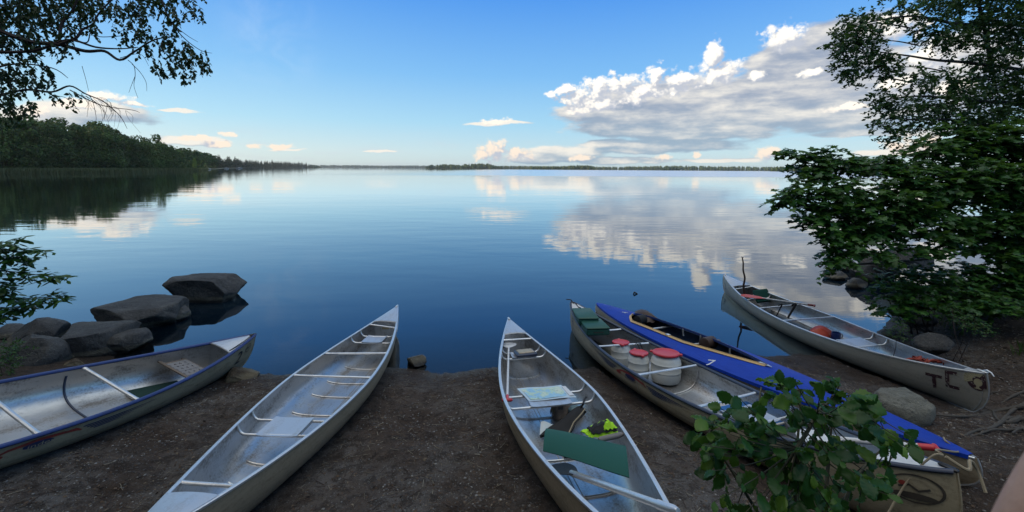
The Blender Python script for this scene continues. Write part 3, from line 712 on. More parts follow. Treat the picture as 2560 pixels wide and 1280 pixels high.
# --- empty silver canoe
r2, c2 = make_canoe(2, 'empty silver aluminium canoe lying between the number 2 canoe and the bare sand', 'alu_out', 'alu_in', 'alu_trim', 'alu_deck', (CA[2].s_at(935, 808, -1), -CA[2].s_at(415, 1236, -1)))
for L_, R__ in (((930, 817), (990, 818)), ((811, 881), (973, 883)), ((732, 934), (929, 940)), ((452, 1206), (598, 1214))): thwart_px(c2, r2, L_, R__, r=.017)
a = c2.s_at(622, 1022, -1); b = c2.s_at(587, 1059, -1); seat(c2, r2, a, b, .07, .36)
a = c2.s_at(903, 832, -1); b = c2.s_at(879, 846, -1); seat(c2, r2, a, b, .07, .28)
for (u, v) in ((700, 1035), (760, 990), (800, 957), (848, 922), (925, 857), (610, 1160), (520, 1215)):
    q = c2.loc(u, v, -.30); rib(c2, r2, q[1]/(c2.L/2), lim=.12)
floor_seam(c2, r2, .13, -.1, .72); floor_seam(c2, r2, .10, -.1, .72)
pl = MB(); tb = c2.s_at(935, 808, -1); pl.box((0, (tb+.008)*c2.L/2, c2.z(tb)-.09), (.10, .004, .055)); pl.build('maker_plate', 'ink_sand', r2)

# --- silver canoe with gear
r3, c3 = make_canoe(3, 'silver aluminium canoe holding a map, a green foam mat and a neon vest', 'alu_out', 'alu_in', 'alu_trim', 'alu_deck', (CA[3].s_at(1263, 838, -1), .86))
for L_, R__ in (((1262, 849), (1326, 849)),): thwart_px(c3, r3, L_, R__, r=.015)
a3 = c3.s_at(1466, 953, 1); b3 = c3.s_at(1491, 980, 1); seat(c3, r3, a3, b3, .07, .40)
a = c3.s_at(1352, 862, 1); b = c3.s_at(1366, 872, 1)-.005; seat(c3, r3, a, b, .07, .30)
a4 = c3.s_at(1560, 1075, 1); b4 = c3.s_at(1585, 1121, 1); seat(c3, r3, a4, b4, .085, .38, plate=False)
for (u, v) in ((1330, 1046), (1325, 900), (1400, 938), (1480, 1240), (1390, 1150)):
    q = c3.loc(u, v, -.30); rib(c3, r3, q[1]/(c3.L/2), lim=.12)
floor_seam(c3, r3, -.04, -.75, .6); floor_seam(c3, r3, -.075, -.75, .6)

# --- canoe with the barrels
r4, c4 = make_canoe(4, 'cream canoe with stripes, a faded red emblem and dark gunwales, loaded with white barrels', 'cream', 'alu_in', 'navy_grey', 'white', (.87, -CA[4].s_at(2163, 1150, -1)), 'round')
for L_, R__ in (((1741, 1012), (1890, 984)), ((1590, 934), (1744, 908)), ((1497, 857), (1622, 860)), ((1457, 832), (1550, 828))): thwart_px(c4, r4, L_, R__, r=.018)
tb = c4.s_at(1744, 908, 1); rib(c4, r4, tb-.01, 'alu_in', .013, .95); rib(c4, r4, tb-.35, 'alu_in', .013, .95)
ta = c4.s_at(1895, 987, 1); seat(c4, r4, ta-.045, ta-.155, .06, .38, plate=True)
logo(c4, r4, -1, (1577, 946), None)
t0, u0 = c4.hull_at(1432, 803, -1); decal(c4, r4, 'number', 'ink', -1, t0, u0, *text_verts('8', .16))
t0, u0 = c4.hull_at(2290, 1225, -1); decal(c4, r4, 'badge', 'ink_faint', -1, t0, u0, *merge(disc(.13, .085, hole=.9), shift(disc(.10, .02), 0, -.045), ribbon([(-.07, .0), (-.02, .02), (.02, -.01), (.07, .01)], .012)))
t0, u0 = c4.hull_at(2262, 1205, -1); decal(c4, r4, 'red_mark', 'ink_red', -1, t0, u0, *disc(.018, .014))

# --- blue-covered canoe
r5, c5 = make_canoe(5, 'canoe with a blue canvas cover and wooden cockpit rim', 'alu_out', 'navy_grey', 'alu_trim', 'blue', (1, 1))
c5.root = r5
ta, tb_ = c5.s_at(1985, 912, 1), .80
def crown5(t, x): return c5.z(t)+.012+.085*(1-x*x)*(1-abs(t)**3)
def open5(t):
    u = (t-OA)/(OB-OA)
    return 0. if u <= 0 or u >= 1 else .24*min(1, (u/.42)**.75)*min(1, ((1-u)/.12)**.6)
P_a = c5.loc(1978, 912, .07); P_b = c5.loc(1568, 790, .07); OA, OB = P_a[1]/(c5.L/2), P_b[1]/(c5.L/2)
print('cockpit', P_a, P_b)
for side in (-1, 1):
    rows = []
    for t in np.linspace(-.985, .985, 120):
        b = max(c5.b(t)+.008, .004); w = min(open5(t), b*.9); rows.append([(side*(w+(b-w)*x), t*c5.L/2, crown5(t, (w+(b-w)*x)/b)) for x in np.linspace(0, 1, 9)]+[(side*(b+.003), t*c5.L/2, c5.z(t)-.02)])
    m = MB(); m.sheet(rows, .003); m.build('canvas_cover', 'blue', r5)
    path = []
    for t in np.linspace(OA+.001, OB-.001, 60):
        b = c5.b(t)+.008; w = min(open5(t), b*.9); path.append((side*w, t*c5.L/2, crown5(t, w/b)+.004))
    m = MB(); pts = np.array(path); rows = [[(q[0]-side*.003, q[1], q[2]-.012), (q[0], q[1], q[2]+.020)] for q in pts]
    rows2 = [[(q[0]+side*.034, q[1], q[2]+.0), (q[0], q[1], q[2]+.012)] for q in pts]
    m.sheet(rows, .008); m.sheet(rows2, .006); m.build('cockpit_rim', 'wood' if side == -1 else 'navy', r5)
m = MB(); q = np.array([0, P_a[1]+.02, crown5(OA, 0)+.012]); m.sheet([[(-.035, q[1]+.09, q[2]), (.035, q[1]+.09, q[2])], [(-.03, q[1]+.02, q[2]+.004), (.03, q[1]+.02, q[2]+.004)], [(-.004, q[1]-.08, q[2]+.002), (.004, q[1]-.08, q[2]+.002)]], .006); m.build('rim_fitting', 'alu_trim', r5)
m = MB(); tt = OA+(OB-OA)*.55; b = c5.b(tt)+.008; w = open5(tt); m.box((-w, tt*c5.L/2, crown5(tt, w/b)+.02), (.05, .06, .012), bev=.003); m.build('rim_clip', 'alu_trim', r5)
for f in (.80, .47, .2):
    tt = OA+(OB-OA)*f; y = tt*c5.L/2; b = c5.b(tt)-.01; m = MB(); m.tube([(-b, y, -.01), (0, y, -.02), (b, y, -.01)], .014, 8); m.build('thwart', 'alu_trim', r5)
for f in (.64, .27, .50):
    tt = OA+(OB-OA)*f; y = tt*c5.L/2; w = open5(tt); m = MB(); m.tube([(w*.98, y, .075), (w*.97, y, .03), (w*.95, y-.02, -.03)], .011, 8); m.build('side_bracket', 'alu_trim', r5)
def deck5(px, V, Fc, name, mat, rot=0.):
    """drawing on the canvas cover, x towards the stern"""
    o = c5.loc(*px, .05); cr, sr = math.cos(rot), math.sin(rot); out = []
    for x, y, _ in V:
        X = o[0]+x*sr+y*cr; Y = o[1]-x*cr+y*sr; t = Y/(c5.L/2); b = c5.b(t)+.008; out.append((X, Y, crown5(t, min(1, abs(X)/b))+.0035))
    m = MB(); m.add(out, Fc); m.build(name, mat, r5, smooth=False)
deck5((1775, 903), *text_verts('7', .2), 'number', 'white', rot=.5)
deck5((1562, 786), *merge(ribbon([(-.05, -.02), (.05, .03)], .02), ribbon([(-.02, .02), (.03, -.02)], .012)), 'white_mark', 'white')

# --- canoe on the right
r6, c6 = make_canoe(6, 'silver canoe with the letters TC and a maroon crest, beside the bank at the right', 'alu_bright', 'alu_in', 'alu_trim', 'alu_deck', (CA[6].s_at(1873, 723, 1)+.005, .93))
for L_, R__ in (((1833, 724), (1876, 724)), ((1897, 768), (1998, 758)), ((1956, 797), (2084, 790))): thwart_px(c6, r6, L_, R__, r=.017)
a = c6.s_at(2186, 829, 1); b = c6.s_at(2220, 845, 1); seat(c6, r6, a, b, .07, .38)
a = c6.s_at(1925, 741, 1); b = c6.s_at(1905, 733, 1); seat(c6, r6, a, b, .07, .26)
for t in (.35, .1, -.1, -.3, -.62): rib(c6, r6, t, lim=.2)
t0, u0 = c6.hull_at(2340, 950, -1); decal(c6, r6, 'letter', 'ink_maroon', -1, t0, u0, *merge(ribbon([(-.075, .065), (.075, .065)], .035), ribbon([(0, .06), (.003, -.03), (.003, -.085)], [.036, .034, .026])))
t0, u0 = c6.hull_at(2381, 948, -1); decal(c6, r6, 'letter', 'ink_maroon', -1, t0, u0, *merge(ribbon([(.05, .075), (-.045, .075)], .034), ribbon([(-.035, .09), (-.035, -.085)], .034), ribbon([(-.045, -.075), (.065, -.075)], .034)))
t0, u0 = c6.hull_at(2441, 955, -1)
decal(c6, r6, 'crest', 'ink_maroon', -1, t0, u0, *disc(.080, .095))
decal(c6, r6, 'crest_fan', 'ink_sand', -1, t0, u0, *merge(*[ribbon([(.035*math.cos(q), .01+.035*math.sin(q)), (.01+.112*math.cos(q), .01+.105*math.sin(q))], [.010, .016, .022]) for q in np.linspace(R_(62), R_(196), 10)], shift(disc(.032, .038), .004, -.012), ribbon([(0, -.02), (.0, -.065), (.0, -.078)], [.022, .022, .065])), off=.0066)
t0, u0 = c6.hull_at(1813, 716, -1); decal(c6, r6, 'number', 'ink', -1, t0, u0, *text_verts('3', .17))
m = MB(); e = c6.hull(-.995, .98, 1); m.tube([(0, -.985*c6.L/2, c6.z(.985)+.02), (0, -.999*c6.L/2, c6.z(1)+.035), (.005, -c6.L/2-.035, c6.z(1)+.02), (.005, -c6.L/2-.06, c6.z(1)-.01)], [.008, .008, .007, .006], 8); m.build('end_handle', 'alu_trim', r6)
sm = MB(); sm.tube([c6.hull(-.982, u, -1, .001) for u in np.linspace(.06, .95, 20)], .004, 6); sm.build('stem_seam', 'alu_trim', r6)

# ------------------------------------------------------------------ gear in the canoes
def cmat(c, P, rot=0., tilt=(0, 0)): return c.M @ Matrix.Translation(Vector(P)) @ Matrix.Rotation(rot, 4, 'Z') @ Matrix.Rotation(tilt[0], 4, 'X') @ Matrix.Rotation(tilt[1], 4, 'Y')
def paddle(c, A, B, label, shaft='white', grip='red', blade='red', r=.015, tgrip=True, bladelen=.46):
    """A = grip end, B = blade end, canoe coordinates"""
    A, B = np.array(A, float), np.array(B, float); L = np.linalg.norm(B-A); d = Vector((B-A)/L)
    M = c.M @ Matrix.Translation(Vector(A)) @ d.to_track_quat('Y', 'Z').to_matrix().to_4x4()
    root = empty('paddle', M, label, 'paddle', 'paddles left in the canoes')
    m = MB(); m.tube([(0, .02, 0), (0, L*.5, 0), (0, L-bladelen+.06, 0)], r, 10); m.build('shaft', shaft, root)
    m = MB()
    if tgrip: m.tube([(0, .10, 0), (0, .05, 0), (0, .015, 0)], [r*1.15, r*1.15, r*1.1], 10); m.tube([(-.05, .0, 0), (-.035, -.002, 0), (0, 0, 0), (.035, -.002, 0), (.05, 0, 0)], [.010, .016, .017, .016, .010], 10)
    else: m.tube([(0, .14, 0), (0, .02, 0), (0, -.01, 0)], [r*1.2, r*1.2, r*.8], 10)
    m.build('grip', grip, root)
    m = MB(); rows = []
    for f in np.linspace(0, 1, 11):
        w = .02+.085*math.sin(min(1, f*1.5)*math.pi/2)*(1-max(0, (f-.82)/.18)**2*.75); rows.append([(x*w, L-bladelen+f*bladelen, .006*(1-x*x)+.004*x*x) for x in np.linspace(-1, 1, 7)])
    m.sheet(rows, .006); m.build('blade', blade, root); return root

# canoe 3: map on the middle seat
zs = c3.z((a3+b3)/2)-.02-.07+.022
def quad(c, pts, z, zoff=None): return [c.loc(u, v, z)+np.array([0, 0, (zoff or [0]*9)[i]]) for i, (u, v) in enumerate(pts)]
def quadgrid(Q, n=7, m=7, f=None):
    a, b, d, e = [np.array(q, float) for q in Q]     # a-b top edge, e-d bottom edge
    G = [[(a*(1-y)+e*y)*(1-x)+(b*(1-y)+d*y)*x for x in np.linspace(0, 1, n)] for y in np.linspace(0, 1, m)]
    if f:
        for i, y in enumerate(np.linspace(0, 1, m)):
            for j, x in enumerate(np.linspace(0, 1, n)): G[i][j] = G[i][j]+np.array(f(x, y))
    return G
def mapmat():
    M, g = newmat('printed_map'); P = opos(g); n = g.noise(P, 9., 4, .55); n2 = g.noise(P, 26., 5, .6)
    col = g.ramp(n, [(.40, (.30,.50,.62)), (.46, (.34,.55,.66)), (.50, (.45,.60,.42)), (.62, (.62,.66,.50))])
    col = g.mix(g.m('MULTIPLY', g.ss(n2, .60, .64), .5), col, (.12,.16,.12))
    br = g.n('ShaderNodeTexBrick', {'Vector': P, 'Scale': 9., 'Mortar Size': .006}); br.inputs['Color1'].default_value = br.inputs['Color2'].default_value = (0, 0, 0, 1); br.inputs['Mortar'].default_value = (1, 1, 1, 1); br.offset = 0
    col = g.mix(g.m('MULTIPLY', br.outputs[0], .25), col, (.1,.2,.4))
    return finish(M, g, pr(g, c=col, r=.22))
MT['map'] = mapmat(); MT['clear'] = simple('clear_film', (.50,.58,.62), .15, 0, .1, 10)
q = quad(c3, [(1292, 972), (1402, 963), (1442, 993), (1322, 1003)], zs)
m = MB(); m.sheet(quadgrid(q, 9, 9, lambda x, y: (0, 0, .004*math.sin(7*x+3*y))), .003)
mp = tag(m.build('map_case', 'clear', M=c3.M), 'folded map in a clear case on the middle seat of the silver canoe', 'map')
q2 = quad(c3, [(1302, 974), (1396, 966), (1422, 990), (1327, 999)], zs+.004)
m = MB(); m.sheet(quadgrid(q2, 9, 9, lambda x, y: (0, 0, .004*math.sin(7*x+3*y))), .002); m.build('map_sheet', 'map', mp)
m = MB(); q = quad(c3, [(1404, 966), (1413, 965), (1436, 988), (1424, 989)], zs+.008); m.sheet(quadgrid(q, 3, 5), .003); m.build('map_fold', 'white', mp)
# box on the bow seat
q = c3.loc(1311, 878, .02); tb3 = q[1]/(c3.L/2); m = MB(); m.box((0, 0, 0), (.26, .22, .045), bev=.012)
kb = m.build('dry_box', 'navy_grey', M=cmat(c3, (q[0]+.01, q[1], c3.z(tb3)-.02-.07+.045), .1)); tag(kb, 'flat dark box lying on the bow seat of the canoe with the map', 'box')
m = MB(); m.box((0, 0, .026), (.20, .16, .008), bev=.003); m.build('lid', 'alu_out', kb)
# green foam mat over the aft seat
zt = c3.z(a4)-.02
q = [c3.loc(1366, 1064, zt-.0), c3.loc(1563, 1104, zt+.02), c3.loc(1573, 1192, zt-.02), c3.loc(1358, 1128, zt-.05)]
m = MB(); m.sheet(quadgrid(q, 14, 14, lambda x, y: (0, .0, .035*math.sin(math.pi*min(1, y*1.0))**.8-.03*(1-y)**3+.006*math.sin(5*x))), .010)
tag(m.build('foam_mat', 'green_mat', M=c3.M), 'big green foam mat draped over the aft seat of the canoe with the map', 'mat', 'foam mats in the canoes')
# neon vest / bag
q = [c3.loc(1452, 1080, zt+.0), c3.loc(1518, 1048, zt+.06), c3.loc(1548, 1084, zt+.01), c3.loc(1480, 1094, zt-.01)]
root = empty('safety_vest', cmat(c3, (q[0]+q[2])/2), 'black and neon yellow safety vest behind the big green foam mat', 'vest'); o_ = (q[0]+q[2])/2
Q = [x-o_ for x in q]; wr = lambda x, y: (0, 0, .03*math.sin(math.pi*x)*math.sin(math.pi*y)+.007*math.sin(19*x+6*y)+.005*math.sin(23*y))
m = MB(); m.sheet(quadgrid(Q, 12, 9, wr), .012); m.build('neon_back', 'neon', root)
lq = lambda x, y: np.array((np.array(Q[0])*(1-y)+np.array(Q[3])*y)*(1-x)+(np.array(Q[1])*(1-y)+np.array(Q[2])*y)*x)
B_ = [lq(.12, .26)+[0, 0, .028], lq(.86, .22)+[0, 0, .028], lq(.93, .98)+[0, 0, .028], lq(.05, 1.02)+[0, 0, .028]]; m = MB(); m.sheet(quadgrid(B_, 12, 8, wr), .014); m.build('body', 'black', root)
B_ = [lq(.58, .66)+[0, 0, .052], lq(.80, .52)+[0, 0, .052], lq(.95, 1.0)+[0, 0, .05], lq(.45, 1.02)+[0, 0, .05]]; m = MB(); m.sheet(quadgrid(B_, 8, 6, wr), .012); m.build('neon_panel', 'neon', root)
# white bottle-like roll next to it
m = MB(); m.tube([(-.10, 0, 0), (-.09, 0, 0), (.08, 0, 0), (.12, 0, 0)], [.012, .02, .022, .012], 10)
q = c3.loc(1525, 1093, zt); tag(m.build('towel_roll', 'web', M=cmat(c3, q, .2)), 'grey roll tucked between the safety vest and the green mat', 'roll')
# snack tub
q = c3.loc(1402, 1035, -.28); root = empty('plastic_tub', cmat(c3, (q[0], q[1], -.31), .25), 'clear plastic tub of packets under the middle seat beside the black bag', 'tub')
m = MB(); m.lathe([(.085, 0), (.095, .02), (.10, .15), (.095, .17)], 20); m.build('body', simple('packets_in_plastic', (.42,.32,.26), .25, 0, .5, 22), root)
m = MB(); m.lathe([(.10, .165), (.10, .185), (.06, .19)], 20); m.build('lid', 'clear', root)
for i in range(3): m = MB(); a = 2.4+i*.9; m.box((.101*math.cos(a), .101*math.sin(a), .05+.045*i), (.05, .004, .045), Matrix.Rotation(a+math.pi/2, 4, 'Z'), bev=.0015); m.build('packet', ('ink_red', 'ink_sand', 'web')[i], root)
q = c3.loc(1432, 1028, -.24); m = MB(); m.box((0, 0, 0), (.13, .09, .12), bev=.015); bx = m.build('food_carton', simple('printed_carton', (.16,.26,.30), .5, 0, .6, 30), M=cmat(c3, (q[0], q[1], -.25), .5)); tag(bx, 'small printed carton standing between the plastic tub and the black bag', 'carton')
m = MB(); m.box((0, -.0461, .01), (.09, .002, .05)); m.build('printed_panel', 'ink_sand', bx)
# black bag
q = [c3.loc(1350, 1092, -.28), c3.loc(1452, 1016, -.12), c3.loc(1464, 1028, -.14), c3.loc(1425, 1082, -.24)]
o_ = (q[0]+q[2])/2; root = empty('bag', cmat(c3, o_), 'black bag with a pale strap lying along the floor under the middle seat', 'bag')
m = MB(); m.sheet(quadgrid([x-o_ for x in q], 12, 8, lambda x, y: (0, 0, .035*math.sin(math.pi*x)*math.sin(math.pi*y)+.008*math.sin(9*x+4*y))), .035); m.build('body', 'black', root)
P = [c3.loc(*k_)-o_ for k_ in ((1421, 1085, -.17), (1434, 1056, -.12), (1452, 1036, -.08), (1463, 1022, -.06))]; m = MB(); m.tube(P, .006, 6); m.build('strap', 'rope', root)
P = [c3.loc(*k_)-o_ for k_ in ((1452, 1020, -.08), (1458, 1010, -.03), (1461, 998, zs+.02), (1466, 992, zs+.0))]; m = MB(); m.tube(P, .010, 6, flat=.4); m.build('buckle_strap', 'black', root)
q = [c3.loc(*k_) for k_ in ((1352, 1054, -.2), (1386, 1060, -.22), (1376, 1080, -.26), (1349, 1092, -.28))]
m = MB(); m.sheet(quadgrid(q, 5, 5, lambda x, y: (0, 0, .01*math.sin(5*x))), .003); tag(m.build('plastic_sleeve', 'clear', M=c3.M), 'clear plastic sleeve on the floor left of the black bag', 'sleeve')
# paddles in canoe 3
t_ = c3.s_at(1684, 1272, 1)
paddle(c3, c3.loc(1692, 1278, c3.z(t_)+.02), c3.loc(1380, 1165, -.27), 'grey paddle with a black collar lying across the stern of the canoe with the map', 'alu_trim', 'alu_trim', 'blackp', .022, False, .34)
P0 = c3.loc(1268, 1000, -.02); P1 = c3.loc(1272, 858, .0)
paddle(c3, P0, P1, 'white paddle with a red grip along the left gunwale of the canoe with the map', 'white', 'red', 'white', .013, bladelen=.22)

# canoe 4: green cases, barrels
for (pts, z, lab, h) in ((((1433, 772), (1473, 768), (1495, 792), (1450, 797)), .26, 'green case at the very tip of the canoe with the barrels', .11), (((1452, 798), (1496, 793), (1521, 815), (1471, 823)), .21, 'green case nearer the barrels, behind the first green case', .12)):
    q = quad(c4, pts, z); ctr = sum(q)/4; ax = (q[1]+q[2]-q[0]-q[3])/2; ay = (q[0]+q[1]-q[3]-q[2])/2
    rot = math.atan2(ay[1], ay[0])-math.pi/2; w_, l_ = np.linalg.norm(ax), np.linalg.norm(ay)
    root = empty('case', cmat(c4, (ctr[0], ctr[1], z-h), rot), lab, 'case', 'green cases in the bow of the canoe with the barrels')
    m = MB(); m.box((0, 0, h*.40), (w_, l_, h*.76), bev=.015); m.build('body', 'green_case', root)
    m = MB(); m.box((0, 0, h*.90), (w_+.012, l_+.012, h*.22), bev=.012); m.build('lid', 'green_case', root)
    m = MB(); m.tube([(-w_*.2, -l_/2-.006, h*.5), (-w_*.18, -l_/2-.03, h*.48), (w_*.18, -l_/2-.03, h*.48), (w_*.2, -l_/2-.006, h*.5)], .007, 6); m.build('handle', 'black', root)
def barrel(u, v, ztop, R, H, lab):
    q = c4.loc(u, v, ztop); root = empty('barrel', cmat(c4, (q[0], q[1], ztop-H), random.random()*6), lab, 'barrel', 'white barrels with red lids in the canoe')
    m = MB(); m.lathe([(R*.80, 0), (R*.92, .008), (R*.98, .05), (R, .12), (R*.985, H*.34), (R*1.02, H*.36), (R*1.02, H*.38), (R*.99, H*.40), (R, H*.62), (R*1.01, H*.63), (R*1.01, H*.645), (R*.99, H*.655), (R*.97, H*.74), (R*.86, H*.83), (R*.78, H*.88), (R*.76, H*.93)], 40); m.build('body', 'barrel', root)
    m = MB(); m.lathe([(R*.80, H*.915), (R*.88, H*.92), (R*.905, H*.94), (R*.905, H*.965), (R*.88, H*.985), (R*.80, H*.995), (R*.74, H*.975), (R*.4, H*.965), (.01, H*.962)], 40); lid = m.build('lid', 'red', root)
    for a in (.4, .4+math.pi): m = MB(); m.box((R*.93*math.cos(a), R*.93*math.sin(a), H*.95), (.05, .035, .03), Matrix.Rotation(a, 4, 'Z'), bev=.006); m.build('clamp', 'red', lid)
barrel(1665, 879, .085, .185, .375, 'largest white barrel with a red lid, beside the blue-covered canoe')
barrel(1597, 879, .04, .135, .335, 'smaller white barrel with a red lid, in front against the near gunwale')
barrel(1552, 853, .04, .135, .335, 'white barrel with a red lid farthest toward the bow, beyond the front two')
for (a, b_, cc) in (((1694, 852), (1698, 866), (1700, 880)), ((1610, 858), (1613, 864), (1616, 875)), ((1622, 857), (1624, 868), (1623, 880))):
    pass
tt = c4.s_at(1622, 860, 1); y = tt*c4.L/2; m = MB()
m.tube([(.17, y, c4.z(tt)+.004), (.18, y-.01, c4.z(tt)+.02), (.20, y-.03, c4.z(tt)-.03), (.21, y-.07, -.10), (.19, y-.10, -.2)], .012, 6, flat=.5); m.tube([(.22, y, c4.z(tt)+.006), (.235, y-.02, c4.z(tt)+.01), (.25, y-.04, -.05), (.24, y-.09, -.15)], .012, 6, flat=.5)
tag(m.build('strap', 'black', M=c4.M), 'dark strap looped round the thwart behind the white barrels', 'strap')
q = c4.loc(1465, 805, .08); m = MB(); m.tube([(-.10, 0, .0), (.0, 0, .05), (.10, -.01, .0)], .008, 6)
q = c4.loc(1880, 1040, -.16); root = empty('seat_cushion', cmat(c4, q), 'bright blue cushion lying beside the seat behind the leafy sapling', 'cushion')
m = MB(); m.box((0, 0, 0), (.42, .5, .05), bev=.02); m.build('pad', simple('sky_blue_cloth', (.02,.13,.38), .6, 0, .3, 9), root); m = MB(); m.box((.0, -.24, .02), (.40, .02, .02), bev=.005); m.build('piping', 'white', root)
z_ = c4.z(.8)+.03
paddle(c4, c4.loc(2340, 1120, z_+.05), c4.loc(1990, 1088, z_-.05), 'white paddle with a red grip resting on the stern of the canoe with the barrels', 'white', 'red', 'white', .020, True, .3)
# bow line
e = c4.W([(0, .985*c4.L/2, c4.z(.985)+.02)])[0]
def rope(pts, r, name, label, mat='rope', cat='rope'): m = MB(); m.tube(pts, r, 6); return tag(m.build(name, mat), label, cat)
def smooth(P, n=8):
    P = [np.array(p, float) for p in P]; out = []
    for i in range(len(P)-1):
        a, b, c_, d = P[max(i-1, 0)], P[i], P[i+1], P[min(i+2, len(P)-1)]
        for k in range(n): t = k/n; out.append(.5*((2*b)+(c_-a)*t+(2*a-5*b+4*c_-d)*t*t+(3*b-a-3*c_+d)*t**3))
    return out+[P[-1]]
rope(smooth([e+[-.10, .04, .03], e+[-.03, .02, .03], e, e+[.04, -.06, .0], e+[.07, -.16, -.03], e+[.10, -.25, -.02]]), .008, 'bow_line', 'dark knotted line at the bow tip of the canoe with the barrels', 'bark')
s4 = c4.W([(0, -.97*c4.L/2, c4.z(.97)+.03)])[0]; s5 = c5.W([(0, -.93*c5.L/2, c5.z(.93)+.04)])[0]
rope(smooth([c4.W([(-.25, -.88*c4.L/2, -.25)])[0]+[-.15, -.1, -.1], c4.W([(-.13, -.92*c4.L/2, c4.z(.92)-.12)])[0], s4+[-.04, .03, .03], s4+[.03, .03, .04], s4+[.06, .1, .03], s5+[.0, -.10, -.02], s5, s5+[.03, .05, .0]]), .007, 'stern_line', 'pale rope tying the sterns of the barrel canoe and the blue-covered canoe together')
rope(smooth([s4+[.05, .03, .03], s4+[.14, -.03, -.02], s4+[.20, .02, .01], s4+[.26, .02, -.06], s4+[.25, -.05, -.16]]), .010, 'loose_rope', 'short frayed rope end hanging off the stern of the canoe with the barrels')

# canoe 5 contents
def c5y(u, v): q = c5.loc(u, v, .03); return q
q = c5y(1612, 792); m = MB()
rows = [[(q[0]+.30*(x-.5), q[1]+.50*(y-.5), .0+.13*math.sin(math.pi*min(1, max(0, x)))*math.sin(math.pi*y)**.5+.012*math.sin(13*x+9*y)) for x in np.linspace(0, 1, 10)] for y in np.linspace(0, 1, 12)]
m.sheet(rows, .02); tag(m.build('rucksack', 'brown', M=c5.M), 'dark brown rucksack stuffed in the front of the blue-covered canoe', 'rucksack')
q = c5y(1600, 800); m = MB(); m.tube([(-.09, 0, 0), (-.085, 0, 0), (.085, 0, 0), (.09, 0, 0)], [.05, .075, .075, .05], 18); tag(m.build('rolled_bag', 'black', M=cmat(c5, (q[0]-.03, q[1]-.05, .05), .3)), 'black rolled bag beside the brown rucksack', 'bag')
q = c5y(1768, 856); root = empty('leather_seat_roll', cmat(c5, (q[0]+.02, q[1], -.0), .15), 'round brown seat roll in the middle of the blue-covered canoe', 'seat roll')
m = MB(); m.tube([(-.10, 0, .02), (-.09, 0, .02), (.09, 0, .02), (.10, 0, .02)], [.06, .085, .085, .06], 18); m.build('body', 'brown', root); m = MB(); m.tube([(.08, 0, .03), (.18, .0, .03), (.24, 0, .02)], .016, 8); m.build('handle', 'wood_dark', root)

# canoe 6 contents
q = c6.loc(1861, 738, .0); b0 = c6.W([(q[0], q[1], -.05)])[0]; dep = b0[1]*CP-(b0[2]-CAMH)*SP
m = MB(); pts = [at(1861, 740, dep), at(1859, 715, dep), at(1862, 695, dep+.02), at(1858, 676, dep), at(1858, 658, dep-.01), at(1856, 646, dep)]; m.tube(smooth(pts, 4), np.linspace(.022, .012, 21), 8)
root = empty('stick', pts[0]); tag(root, 'upright crooked stick standing in the bow of the canoe marked TC', 'stick'); m.v = [tuple(np.array(x)-pts[0]) for x in m.v]; m.build('branch', 'twig', root)
tip = pts[-1]-pts[0]; m = MB(); m.tube([tip, tip+[-.02, 0, .04]], [.010, .005], 6); m.tube([tip, tip+[.018, 0, .035]], [.010, .005], 6); m.build('fork', 'twig', root)
paddle(c6, c6.loc(2036, 764, .05), c6.loc(1853, 738, .10), 'white paddle with a red blade along the far side of the canoe marked TC', 'white', 'ink_red', 'redp', .016, True, .42)
q = c6.loc(1903, 738, .03); m = MB(); m.box((0, 0, 0), (.34, .05, .26), bev=.02); tag(m.build('cushion', 'green_mat', M=cmat(c6, (q[0]+.05, q[1]+.05, .0), .1, (-.5, 0))), 'teal green cushion leaning in the bow of the canoe marked TC', 'cushion')
for i, ((u0_, v0_), (u1_, v1_), lab) in enumerate((((1950, 762), (1941, 790), 'thin dark strap hanging between two thwarts of the canoe marked TC'), ((1984, 762), (1970, 794), 'thick knotted dark strap hanging right of the thin one in the canoe marked TC'))):
    A_, B_ = c6.loc(u0_, v0_, .05), c6.loc(u1_, v1_, -.12); r_ = (.012, .02)[i]
    m = MB(); m.tube([A_+[0, .04, -.03], A_, A_+[.02, -.03, .02], (A_+B_)/2+[.02, 0, 0], B_], [r_, r_*1.6, r_*1.4, r_, r_], 8, flat=.6); tag(m.build('strap', 'black', M=c6.M), lab, 'strap', 'dark straps on the thwarts of the canoe marked TC')
q = c6.loc(2050, 826, -.18); m = MB()
m.sheet([[(.42*(x-.5), .30*(y-.5), .13*math.sin(math.pi*x)**.7*math.sin(math.pi*y)**.7+.012*math.sin(16*x+7*y)) for x in np.linspace(0, 1, 12)] for y in np.linspace(0, 1, 12)], .012)
tag(m.build('dry_bag', 'redp', M=cmat(c6, (q[0], q[1], -.25), .5)), 'crumpled orange red bag on the floor of the canoe marked TC', 'bag')
q = c6.loc(2090, 842, -.22); root = empty('mug', cmat(c6, (q[0], q[1], -.29), 0), 'dark blue mug with a pale handle beside the orange red bag', 'mug')
m = MB(); m.lathe([(.05, 0), (.062, .01), (.066, .12), (.063, .14), (.056, .14), (.054, .03)], 24); m.build('cup', 'navy', root); m = MB(); m.tube([(.06, 0, .115), (.10, 0, .11), (.112, 0, .07), (.10, 0, .035), (.06, 0, .03)], .009, 8); m.build('handle', 'white', root)
P = [c6.loc(u, v, c6.z(.7)-.03) for u, v in ((2262, 900), (2290, 897), (2310, 905), (2340, 903), (2370, 910), (2395, 913))]
P = [p+np.array([.03*math.sin(i*2.1), .0, .012*math.sin(i*3.)]) for i, p in enumerate(smooth(P, 6))]
m = MB(); m.tube(P, .016, 7); m.tube([p+np.array([.03, .02*math.sin(i*.9), .014]) for i, p in enumerate(P[4:-3])], .014, 7); tag(m.build('red_rope', 'rope_red', M=c6.M), 'coil of red rope along the stern of the canoe marked TC', 'rope')

